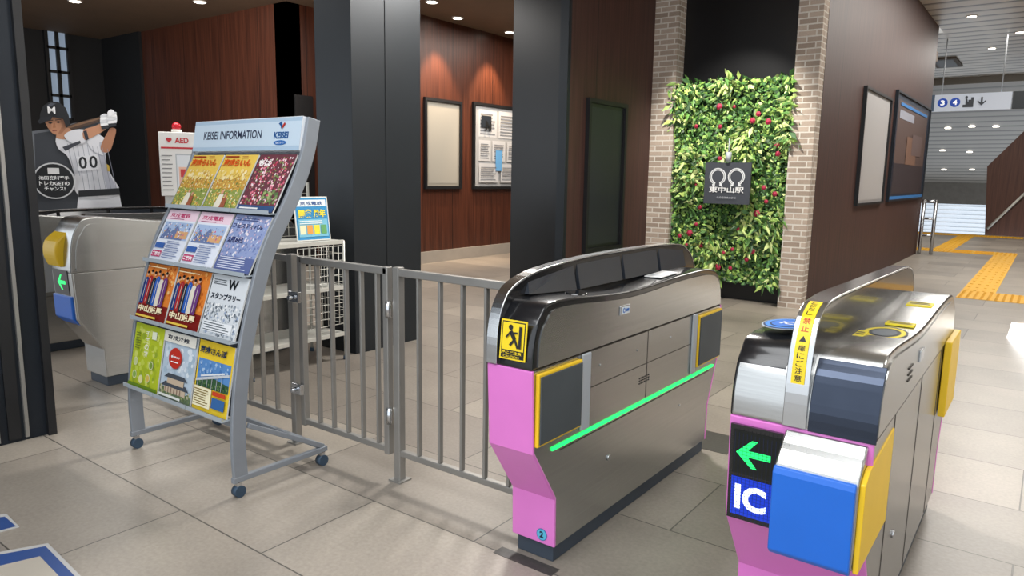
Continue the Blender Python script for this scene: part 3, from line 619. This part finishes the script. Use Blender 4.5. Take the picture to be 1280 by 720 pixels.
# ================================================================ AED CABINET
vd = Vector((-.86, .5, 0)).normalized(); rt = vd.cross(EZ).normalized()
d = ray(202, 245); P = CP + d * 7.4
ad = empty('aed_cabinet', (P.x, P.y, 0), 'white emergency defibrillator cabinet on a stand with red lamp on top', 'AED cabinet')
zt = (CP + ray(202, 165) * 7.4).z; zb = P.z; W = .35
s = Sheet(Vector((P.x, P.y, zb)), rt, EZ); s.slab(W, zt - zb, .22, '#e8e6e2'); H = zt - zb
s.build('cabinet', ad, .008)
s = Sheet(Vector((P.x, P.y, zb)) + s.n * .001, rt, EZ); s.rect(.15, .03, .17, H * .62, '#b8bcc0'); s.rect(.16, .04, .15, H * .58, '#dfe3e7'); s.rect(.175, H * .12, .12, .22, '#e8b8a0'); s.rect(.19, H * .3, .09, .08, '#c83838'); s.disc(.235, H * .22, .03, '#8a4a3a')
s.text('AED', .15, H * .83, .13, .055, '#c01c28', 3); s.disc(.085, H * .885, .016, '#c01c28', 16); s.disc(.108, H * .885, .016, '#c01c28', 16); s.poly([(.07, H * .88), (.123, H * .88), (.0965, H * .83)], '#c01c28')
s.rect(.02, H * .74, .31, .018, '#c01c28'); lines(s, .02, .06, .1, H * .6, 9, '#787878', .2)
lab(s.build('door', ad, fixn=False), 'door with AED lettering')
b = Vector((P.x, P.y, zb)) + rt * .17 - s.n * .11
MB().cyl(b + EZ * H, b + EZ * (H + .03), .05, 'whitep', 16).build('lamp_base', ad); MB().sphere(b + EZ * (H + .06), .045, 'red').build('alarm_lamp', ad)
mb = MB(); mb.bar((b.x, b.y, 0), (b.x, b.y, zb), .25, .2, 'whitep'); mb.build('stand', ad, .006)

# ================================================================ CARDBOARD CUTOUT
P0 = CP + ray(95, 245) * 7.5
vd = Vector((P0.x, P0.y, 0)).normalized(); rt = vd.cross(EZ).normalized()
ct = empty('cardboard_cutout', (P0.x, P0.y, 0), 'life-size cardboard cutout of a batter in white pinstriped uniform, beyond the ticket gates', 'cutout')
def pm(u, v):
    d_ = ray(u, v); t = (P0 - CP).dot(vd) / d_.dot(vd); p = CP + d_ * t; return ((p - P0).dot(rt), p.z - P0.z)
def shape(s, pts, col): s.poly([pm(*p) for p in pts], col)
def sm(pts, n=3):
    P = list(pts) + [pts[0], pts[1]]; o = spline([P[-3]] + P, n); return o[n:-n]
s = Sheet(P0, rt, EZ, 'pr', .0015)
shape(s, [(40, 164), (70, 160), (92, 154), (126, 150), (126, 180), (132, 250), (132, 330), (45, 330)], '#6a6e74')
shape(s, [(43, 167), (70, 163), (94, 157), (122, 154), (122, 180), (128, 250), (128, 328), (48, 328)], '#3a3d43')
lab(s.build('backing_board', ct, fixn=False), 'dark backing board')
s = Sheet(P0 - vd * .012, rt, EZ, 'pr', .0012)
W_ = '#dcdde2'; SK = '#c08a68'; SD = '#a87354'
shape(s, [(98, 244), (149, 242), (160, 300), (158, 400), (138, 400), (130, 310), (120, 310), (112, 400), (90, 400), (92, 300)], W_)
shape(s, [(137, 143), (141, 147), (100, 160), (84, 164), (82, 158), (98, 153)], '#4a3526'); shape(s, [(137, 144), (138, 145), (98, 157), (85, 161), (84, 159), (98, 154)], '#7a5a40')
shape(s, sm([(70, 172), (84, 165), (100, 166), (118, 172), (130, 188), (134, 210), (149, 243), (99, 246), (92, 215), (84, 195), (73, 186)]), W_)
shape(s, sm([(120, 180), (131, 190), (134, 210), (147, 240), (136, 241), (128, 214)]), '#b9bbc6')
shape(s, sm([(70, 172), (76, 162), (86, 160), (92, 168), (84, 174)]), SK)
shape(s, sm([(56, 150), (60, 140), (76, 138), (84, 146), (84, 158), (78, 167), (68, 168), (60, 160)]), SK)
shape(s, sm([(76, 148), (84, 148), (83, 158), (78, 166), (73, 167), (77, 158)]), SD)
shape(s, sm([(106, 168), (118, 166), (132, 174), (136, 186), (128, 194), (114, 186)]), W_); shape(s, sm([(124, 178), (134, 180), (136, 188), (128, 192)]), '#b9bbc6')
shape(s, sm([(128, 190), (126, 182), (134, 166), (138, 160), (145, 162), (142, 176), (137, 189)]), SD)
shape(s, sm([(80, 170), (90, 163), (104, 162), (110, 168), (106, 178), (92, 180)]), W_); shape(s, sm([(104, 163), (118, 158), (131, 153), (134, 160), (122, 168), (106, 175)]), SK); shape(s, [(104, 164), (108, 163), (111, 174), (107, 176)], '#2a2c34')
for (u, v) in ((131, 152), (140, 149)):
    shape(s, sm([(u - 5, v + 5), (u - 6, v - 4), (u - 3, v - 9), (u + 3, v - 9), (u + 6, v - 3), (u + 5, v + 6), (u, v + 9)]), '#e9eaec')
    for i in range(4): shape(s, sm([(u - 5 + i * .3, v - 8 + i * 3.6), (u + 4, v - 9 + i * 3.6), (u + 5, v - 6.6 + i * 3.6), (u - 5, v - 5.4 + i * 3.6)], 2), '#f4f5f6' if i % 2 else '#d4d6da')
    shape(s, [(u - 5, v + 6), (u + 5, v + 5), (u + 5, v + 9), (u - 4, v + 10)], '#22242a')
shape(s, sm([(134, 141), (138, 137), (142, 139), (141, 144), (136, 146)]), '#e9eaec')
shape(s, [(50, 152), (50, 143), (54, 133), (63, 127), (73, 128), (82, 135), (86, 145), (88, 156), (83, 160), (79, 149), (64, 146), (56, 149)], '#15161a')
shape(s, [(47, 152), (52, 147), (66, 146), (64, 150), (50, 155)], '#1c1e24'); shape(s, [(58, 133), (64, 129), (70, 130), (62, 134)], '#4a4e58')
def at(t, u0, v0, u1, v1, col, b=2):
    a = pm(u0, v1); c = pm(u1, v0); s.text(t, a[0], a[1], c[0] - a[0], c[1] - a[1], col, b)
at('M', 60, 134, 69, 142, '#e8e8e8')
for (u, v) in ((63, 154), (73, 153)): shape(s, [(u - 3, v), (u, v - 1.6), (u + 3, v), (u, v + 1.4)], '#1a120e'); shape(s, [(u - 4, v - 3), (u + 3.5, v - 4), (u + 3.5, v - 3), (u - 4, v - 2)], '#2a1a12')
shape(s, [(67, 154), (69, 154), (70, 160), (66, 160)], '#a87250'); shape(s, [(65, 163), (72, 162.5), (71, 164), (66, 164.5)], '#8a4a40')
for i in range(9):
    u = 84 + i * 6.2; shape(s, [(u, 180 + abs(i - 3) * 1.2), (u + .6, 180 + abs(i - 3) * 1.2), (u + 8.8 + i * .5, 240), (u + 8.2 + i * .5, 240)] if i > 1 else [(u, 180), (u + .6, 180), (u + 10, 220), (u + 9.4, 220)], '#8b8f9c')
shape(s, [(98, 238), (148, 235), (150, 243), (98, 246)], '#17181c'); shape(s, [(78, 184), (95, 178), (100, 176), (101, 179), (82, 189)], '#3a3c44')
shape(s, [(96, 196), (122, 193), (124, 211), (98, 214)], W_); at('0', 99, 196, 108, 211, '#17181c', 2); at('0', 112, 195, 121, 210, '#17181c', 2)
shape(s, [(133, 205), (136, 207), (137, 214), (134, 214)], '#c8a83c')
lab(s.build('printed_figure', ct, fixn=False), 'batter in helmet, white uniform number 00, gloved hands holding bat behind shoulder')
s = Sheet(P0 - vd * .05, rt, EZ, 'pr', .0012); c = pm(68, 226); rr = .17
s.disc(c[0], c[1], rr * 1.08, '#c9cacc', 32); s.disc(c[0], c[1], rr, '#17181b', 32)
s.text('池田来翔選手', c[0] - .13, c[1] + .01, .26, .04, '#f0f0f0', 2); s.text('トレカGETの', c[0] - .13, c[1] - .045, .26, .042, '#f0f0f0', 2); s.text('チャンス!', c[0] - .09, c[1] - .1, .18, .04, '#f0f0f0', 2); s.rect(c[0] - .05, c[1] + .07, .1, .06, '#d8d8d8')
lab(s.build('round_sign', ct, fixn=False), 'round black sign with white lettering')
mb = MB(); q = P0.copy(); q.z = 0
mb.bar(q - rt * .3 + EZ * .01, q + rt * .35 + EZ * .01, .3, .02, 'blackm'); mb.bar(q + vd * .03 + EZ * .01, q + vd * .03 + EZ * 1.3, .04, .02, 'blackm'); mb.build('stand', ct)

# ================================================================ FRAMES ON WALLS
def wallframe(name, label, a, b, X, draw, inner='#d8d8d0', fw=.05, cat='poster frame', mt='pr', fm='blackm'):
    A = onX(*a, X); B = onX(*b, X); y0, y1, z0, z1 = A.y, B.y, B.z, A.z
    r = empty(name, (X, (y0 + y1) / 2, z0), label, cat)
    mb = MB(); t = .05
    mb.box(X, X + t, y0, y1, z0, z0 + fw, fm); mb.box(X, X + t, y0, y1, z1 - fw, z1, fm); mb.box(X, X + t, y0, y0 + fw, z0 + fw, z1 - fw, fm); mb.box(X, X + t, y1 - fw, y1, z0 + fw, z1 - fw, fm); mb.build('frame', r)
    s = Sheet((X + .02, y0 + fw, z0 + fw), EY, EZ, mt, .002); w, h = y1 - y0 - 2 * fw, z1 - z0 - 2 * fw; s.slab(w, h, .015, inner); draw(s, w, h); s.build('panel', r, fixn=False); return r
wallframe('notice_board', 'empty cream notice board in black frame, left of two on the wood wall', (529, 121), (575, 236), -8.5, lambda s, w, h: s.rect(.05, .05, w - .1, h - .1, '#a3a199'), '#96938a')
def nb(s, w, h):
    s.rect(0, 0, w, h, '#b0b2b4')
    for (x, y, a, b) in ((.08, .62, .38, .34), (.5, .62, .44, .34), (.08, .32, .25, .26), (.36, .32, .28, .26), (.68, .32, .26, .26), (.08, .05, .4, .24), (.54, .05, .4, .24)):
        s.rect(x * w, y * h, a * w, b * h, '#cacccf'); lines(s, (x + .03) * w, (y + .03) * h, (a - .06) * w, (b - .06) * h, 7, '#80848a', .4)
    s.rect(.12 * w, .74 * h, .2 * w, .14 * h, '#2a3038'); s.rect(.42 * w, .2 * h, .14 * w, .26 * h, '#6aa8dc'); s.text('N', .2 * w, .7 * h, .12 * w, .12 * h, '#202020', 4)
wallframe('notice_board', 'notice board covered with white papers, right of two on the wood wall', (590, 127), (650, 236), -8.5, nb)
wallframe('display_case', 'tall dark glass display case on the wood wall beside the brick column', (733, 122), (774, 310), -4.3, lambda s, w, h: s.rect(.04, .04, w - .08, h - .08, '#262a30'), '#15171a', fm='blackm')
wallframe('poster_frame', 'pale blank poster in black frame, nearer of two along the passage', (1080, 107), (1100, 254), -2.26, lambda s, w, h: s.rect(.04, .04, w - .08, h - .08, '#a9a7a7'), '#929090', fw=.035)
def dp(s, w, h):
    s.rect(0, 0, w, h, '#28303f'); s.rect(.06 * w, .05 * h, .88 * w, .9 * h, '#5c4c48'); s.rect(.06 * w, .05 * h, .88 * w, .3 * h, '#3a3438'); s.rect(.1 * w, .78 * h, .4 * w, .08 * h, '#9a9ca8'); s.rect(.35 * w, .35 * h, .3 * w, .28 * h, '#7a5e50'); s.rect(.5 * w, .45 * h, .3 * w, .22 * h, '#6a5a58'); s.rect(.1 * w, .9 * h, .8 * w, .03 * h, '#3878b8'); s.rect(0, 0, w, .03 * h, '#3878b8')
wallframe('poster_frame', 'dark picture poster in blue-edged frame, farther of two along the passage', (1120, 112), (1150, 248), -2.26, dp, fm='jamb', fw=.035)

# ================================================================ LIVING WALL
gw = empty('living_wall', (-3.25, 8.9, .25), 'green living wall of leafy plants with red flowers, between two brick columns', 'plant wall')
MB().box(-3.97, -2.54, 8.84, 8.935, .25, 2.66, 'leafstem').build('backing', gw)
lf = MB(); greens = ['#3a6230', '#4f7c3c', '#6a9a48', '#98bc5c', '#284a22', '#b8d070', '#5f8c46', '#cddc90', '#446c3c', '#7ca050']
for i in range(9200):
    x = random.uniform(-4.0, -2.51); z = random.uniform(.24, 2.69)
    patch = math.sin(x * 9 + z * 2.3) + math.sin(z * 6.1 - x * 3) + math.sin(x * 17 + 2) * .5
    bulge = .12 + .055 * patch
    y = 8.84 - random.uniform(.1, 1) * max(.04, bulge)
    blade = patch > .3 and random.random() < .65
    L = random.uniform(.07, .15) if blade else random.uniform(.03, .07); Wd = L * (random.uniform(.12, .22) if blade else random.uniform(.3, .5))
    a = random.uniform(0, 2 * math.pi); dr = Vector((math.cos(a), -random.uniform(.1, .9), math.sin(a) - .2)).normalized(); sd = dr.cross(Vector((random.uniform(-.5, .5), -1, random.uniform(-.3, .6)))).normalized(); nn = dr.cross(sd)
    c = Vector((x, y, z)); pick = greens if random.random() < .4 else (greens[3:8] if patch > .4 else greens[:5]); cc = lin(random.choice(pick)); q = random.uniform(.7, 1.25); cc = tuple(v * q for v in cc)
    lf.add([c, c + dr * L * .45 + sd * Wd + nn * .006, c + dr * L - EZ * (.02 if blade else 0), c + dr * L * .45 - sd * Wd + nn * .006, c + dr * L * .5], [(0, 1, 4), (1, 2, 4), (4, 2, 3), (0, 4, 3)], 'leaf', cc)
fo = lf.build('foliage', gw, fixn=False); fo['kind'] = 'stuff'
fm_ = MB()
for k in range(3):
    for i in range(6):
        a = i * math.pi / 3 + k * .4; r0 = .034 - k * .01; c = Vector((math.cos(a) * r0 * .6, -.008 * k, math.sin(a) * r0 * .6)); fm_.sphere(c, r0 * .62, 'flower', 6, 4, (1, .35, 1))
fl0 = fm_.build('flower', None); fl0.parent = gw
spots = []
while len(spots) < 30:
    cl = random.choice(((-3.3, 2.2), (-2.8, 1.3), (-3.6, 1.5), (-3.0, .7), (-2.75, 1.9), (-3.7, .8)))
    x = min(-2.64, max(-3.86, random.gauss(cl[0], .2))); z = min(2.5, max(.42, random.gauss(cl[1], .22)))
    if all((x - a) ** 2 + (z - b) ** 2 > .008 for a, b in spots): spots.append((x, z))
for i, (x, z) in enumerate(spots):
    o = fl0 if i == 0 else fl0.copy()
    if i: COL.objects.link(o)
    o.location = Vector((x, 8.68, z)) - gw.location; sc = random.uniform(.5, 1.05); o.scale = (sc, sc, sc)
a = onY(882, 203, 8.5); b = onY(936, 256, 8.5); W, H = b.x - a.x, a.z - b.z
sg = empty('station_sign', ((a.x + b.x) / 2, 8.5, b.z), 'square charcoal sign with two white horseshoe rings, mounted before the living wall', 'sign')
s = Sheet((a.x, 8.5, b.z), EX, EZ, 'pr', .0015); s.slab(W, H, .03, '#42454c')
for cx in (.29, .70):
    s.ring(cx * W, .66 * H, .072, .102, '#d8dadc', -72, 252, 24); s.ring(cx * W, .66 * H, .084, .089, '#42454c', -60, 240, 24)
    s.rect(cx * W - .062, .66 * H - .112, .034, .022, '#d8dadc'); s.rect(cx * W + .028, .66 * H - .112, .034, .022, '#d8dadc')
s.text('東中山駅', .12 * W, .27 * H, .76 * W, .15 * H, '#e8e8e8', 2); s.text('京成電鉄株式会社', .3 * W, .13 * H, .42 * W, .05 * H, '#b8bac0')
lab(s.build('panel', sg, fixn=False), 'charcoal panel with white station name')
cx = (a.x + b.x) / 2; MB().bar((cx, 8.53, b.z + H * .6), (cx, 8.95, b.z + H * .6), .03, .03, 'blackm').build('bracket', sg)
MB().cyl((cx, 8.5, b.z + H + .01), (cx, 8.5, b.z + H + .12), .035, 'grey').cyl((cx, 8.5, b.z + H + .1), (cx, 8.5, b.z + H + .28), .008, 'grey').build('lamp', sg)

# ================================================================ PASSAGE
a = onY(1164, 119, 19); b = onY(1263, 136, 19); W, H = b.x - a.x, a.z - b.z
hs = empty('hanging_sign', ((a.x + b.x) / 2, 19, b.z), 'long white hanging direction sign with blue platform circles over the passage', 'sign')
s = Sheet((a.x, 19, b.z), EX, EZ, 'signlit', .003); s.slab(W, H, .12, '#aab0ba'); s.rect(0, 0, .08, H, '#3a4858')
for i, t in ((0, '3'), (1, '4')):
    x = .24 + i * .24; s.disc(x, H / 2, .10, '#173f96'); s.text(t, x - .04, H / 2 - .055, .08, .11, '#ffffff', 3)
x = .63
for i in range(4): s.rect(x + i * .05, H * .18, .05, H * (.16 + .14 * i), '#23262c')
s.disc(x + .06, H * .78, .025, '#23262c'); s.line(x + .06, H * .7, x + .08, H * .42, .035, '#23262c')
s.arrow(.98, H / 2, .09, 270, '#23262c')
s.build('panel', hs, fixn=False)
for x in (a.x + .2, b.x - .2): MB().cyl((x, 19.06, a.z), (x, 19.06, 4.65), .012, 'grey', 8).build('rod', hs)
tag(MB().box(b.x + .02, b.x + 1.2, 19, 19.12, b.z, a.z, 'pillar').build('hanging_sign', origin='base'), 'dark blank sign box right of the white direction sign', 'sign')
T = .4
mb = MB(); mb.box(-T / 2, T / 2, -T / 2, T / 2, 0, .004, 'tact')
for i in range(4): mb.box(-.15 + i * .1 - .018, -.15 + i * .1 + .018, -.17, .17, .004, .010, 'tact')
tb = mb.build('tactile_tile')
mb = MB(); mb.box(-T / 2, T / 2, -T / 2, T / 2, 0, .004, 'tact')
for i in range(5):
    for j in range(5): mb.cyl((-.16 + i * .08, -.16 + j * .08, .004), (-.16 + i * .08, -.16 + j * .08, .010), .018, 'tact', 8)
td = mb.build('tactile_tile')
ub, ud = [0], [0]
def tile(x, y, kind, rot=0):
    src, u = (tb, ub) if kind == 'bar' else (td, ud); o = src if not u[0] else src.copy()
    if u[0]: COL.objects.link(o)
    u[0] = 1; o.location = (x, y, 0.0005); o.rotation_euler = (0, 0, rot)
    if kind == 'bar': tag(o, 'yellow tactile paving tile with raised bars in the passage floor', 'tactile tile', 'barred tactile tiles')
    else: tag(o, 'yellow tactile paving tile with raised dots in the passage floor', 'tactile tile', 'dotted tactile tiles')
q_ = .402
for i in range(16): tile(-.72, 12.1 + i * q_, 'bar')
for j in range(2):
    for i in range(8): tile(-.72 + i * q_, 11.698 - j * q_, 'dot')
for j in range(2):
    for i in range(5): tile(-.72 - i * q_, 12.1 + (16 + j) * q_, 'dot' if i in (0, 3, 4) else 'bar', math.pi / 2)
for i in range(13): tile(-.72 - 3 * q_, 12.1 + (18 + i) * q_, 'bar')
for j in range(2):
    for i in range(7): tile(-3.2 + i * q_, 12.1 + (31 + j) * q_, 'dot')
hr = empty('handrail', (-.8, 25.9, 0), 'pale sloping handrail on the brown wall at the stairs', 'handrail')
a = onY(1234, 286, 25.9); b = onY(1285, 238, 25.9)
MB().cyl(a, b, .035, 'wire', 8).build('rail', hr)
for t in (.1, .5, .9):
    p = a.lerp(b, t); MB().cyl((p.x, 25.9, p.z), (p.x, 26.01, p.z - .05), .02, 'wire', 8).build('bracket', hr)
br = empty('metal_barrier', (-2.2, 17.4, 0), 'low steel barrier at the far end of the poster wall', 'barrier')
for x in (-2.2, -1.98): MB().cyl((x, 17.45, 0), (x, 17.45, 1.15), .035, 'chrome', 10).build('post', br)
for z in (1.12, .75, .4): MB().cyl((-2.2, 17.45, z), (-1.98, 17.45, z), .02, 'chrome', 8).build('rail', br)
dl = empty('downlight', (0, 0, 0), 'x', 'ceiling light', 'round ceiling downlights')
MB().cyl((0, 0, -.012), (0, 0, .0), .10, 'whitep', 24).build('trim_ring', dl); MB().cyl((0, 0, -.016), (0, 0, -.011), .075, 'lamp', 24).build('lens', dl)
spots = []
for (u, v) in ((572, 22), (637, 40), (540, 2), (94, 1), (250, 2)):
    p = onZ(u, v, 4.05); spots.append((p.x, p.y, 4.05, 'round downlight in the brown hall ceiling'))
for (u, v) in ((1195, 106), (1215, 20), (1250, 106), (1240, 60), (1275, 40)):
    p = onZ(u, v, 4.65); spots.append((p.x, p.y, 4.65, 'round downlight in the slatted passage ceiling'))
for i, (x, y, z, l) in enumerate(spots):
    o = dl if i == 0 else copytree(dl); o.location = (x, y, z); o['label'] = l
p = onZ(1183, 77, 4.65); tag(MB().box(p.x - .3, p.x + .3, p.y - .8, p.y + .8, 4.6, 4.65, 'far').box(p.x - .22, p.x + .22, p.y - .7, p.y + .7, 4.595, 4.6, 'blackm').build('ceiling_vent', origin='base'), 'square grey air conditioning vent in the slatted ceiling', 'ceiling vent')
for i, (u, v) in enumerate(((1185, 160), (1212, 190), (1245, 158), (1180, 212), (1215, 158), (1178, 188), (1215, 212))):
    d_ = ray(u, v); g_ = 2.95 / 15
    t = (4.45 + g_ * 26 - 1.5) / (d_.z + g_ * d_.y); p = CP + d_ * t
    tag(MB().cyl(p + Vector((0, 0, -.02)), p + Vector((0, 0, .03)), .10, 'lamp', 12).build('downlight', origin='base'), 'small round light in the sloping stair ceiling', 'ceiling light', 'lights in the stair ceiling')

# ================================================================ FLOOR SIGNS (lower left)
def gp(u, v): p = onZ(u, v, 0); return (p.x, p.y)
M['blue_dk'] = mat('navy_print', '#2a4a86', .4, vary=.03); M['cream'] = mat('cream_print', '#b3ab9e', .5, vary=.04); M['edge'] = mat('sign_edge', '#b9b8b6', .5, vary=.04)
def floorsign(label, outer, mid, inner):
    r = empty('floor_sign', (*gp(*outer[0]), 0), label, 'floor sign', 'floor signs by the left edge')
    MB().flat([gp(*p) for p in outer], 0, .004, 'edge').build('border', r)
    MB().flat([gp(*p) for p in mid], .004, .005, 'blue_dk').build('blue_band', r)
    MB().flat([gp(*p) for p in inner], .005, .006, 'cream').build('center', r)
floorsign('blue-bordered floor sign at the left edge, farther from camera', [(-70, 656), (8, 643), (24, 659), (-60, 682)], [(-70, 659), (6, 647), (20, 659), (-58, 679)], [(-70, 660), (-20, 653), (-14, 662), (-60, 674)])
floorsign('blue-bordered cream floor sign at the lower left corner, nearer to camera', [(-60, 702), (60, 680), (104, 724), (-20, 775)], [(-56, 705), (57, 684), (94, 722), (-20, 768)], [(-30, 716), (50, 697), (76, 724), (-10, 756)])

# ================================================================ LIGHTS
K = .78
def area(loc, tgt, sx, sy, pw, col=(1, .97, .93)):
    l = bpy.data.lights.new('area', 'AREA'); l.shape = 'RECTANGLE'; l.size = sx; l.size_y = sy; l.energy = pw * K; l.color = col
    o = bpy.data.objects.new('area_light', l); COL.objects.link(o); o.location = loc; o.rotation_euler = (Vector(tgt) - Vector(loc)).to_track_quat('-Z', 'Y').to_euler(); return o
area((-3.2, 5.8, 3.95), (-2.4, 1.8, 0), .8, .5, 330)
area((-1.2, 0.3, 3.9), (-1.8, 2.2, .4), 3.5, 2, 170, (.96, .98, 1))
area((2.6, 5, 4.5), (.5, 4, 0), 3, 5, 330)  # unseen fill added on the right to lift the steel sides
area((4.6, 9, 4.3), (7, 9, 1.6), 1, 14, 620, (.96, .98, 1))  # unseen lamp added to wash the right wall mirrored in the steel
area((-.2, 13.5, 4.63), (-.2, 13.5, 0), 2, 6, 420, (1, .96, .9))
area((-.8, 21, 4.63), (-.8, 21, 0), 2, 4, 260, (1, .96, .9))
area((-4, 31, 0.0), (-4, 32, 3), 3, 6, 18, (1, .96, .9))
area((-6.6, 9.5, 3.98), (-6.6, 9.5, 0), 2, 4, 280, (1, .93, .85))
area((-7.5, 4.2, 3.98), (-8, 4.4, 0), 3, 2, 190, (1, .96, .92))
area((-9.5, 5.2, 3.9), (-11, 7, 1.5), 3, 1, 110, (1, .9, .8))
def spot(loc, tgt, pw, ang=50, col=(1, .72, .46), bl=.6, r=.05):
    l = bpy.data.lights.new('spot', 'SPOT'); l.energy = pw; l.spot_size = math.radians(ang); l.spot_blend = bl; l.color = col; l.shadow_soft_size = r
    o = bpy.data.objects.new('spot_light', l); COL.objects.link(o); o.location = loc; o.rotation_euler = (Vector(tgt) - Vector(loc)).to_track_quat('-Z', 'Y').to_euler()
for u in (545, 610):
    p = onX(u, 95, -8.5); spot((-8.0, p.y, 4.0), (-8.45, p.y, 2.4), 330, 62)
spot((-3.2, 7.0, 4.0), (-3.25, 8.9, 1.4), 560, 58, (1, .96, .88))
w = bpy.data.worlds.new('world'); S.world = w; w.use_nodes = True; bg = w.node_tree.nodes['Background']; bg.inputs[0].default_value = (.88, .94, 1, 1); bg.inputs[1].default_value = 1.6
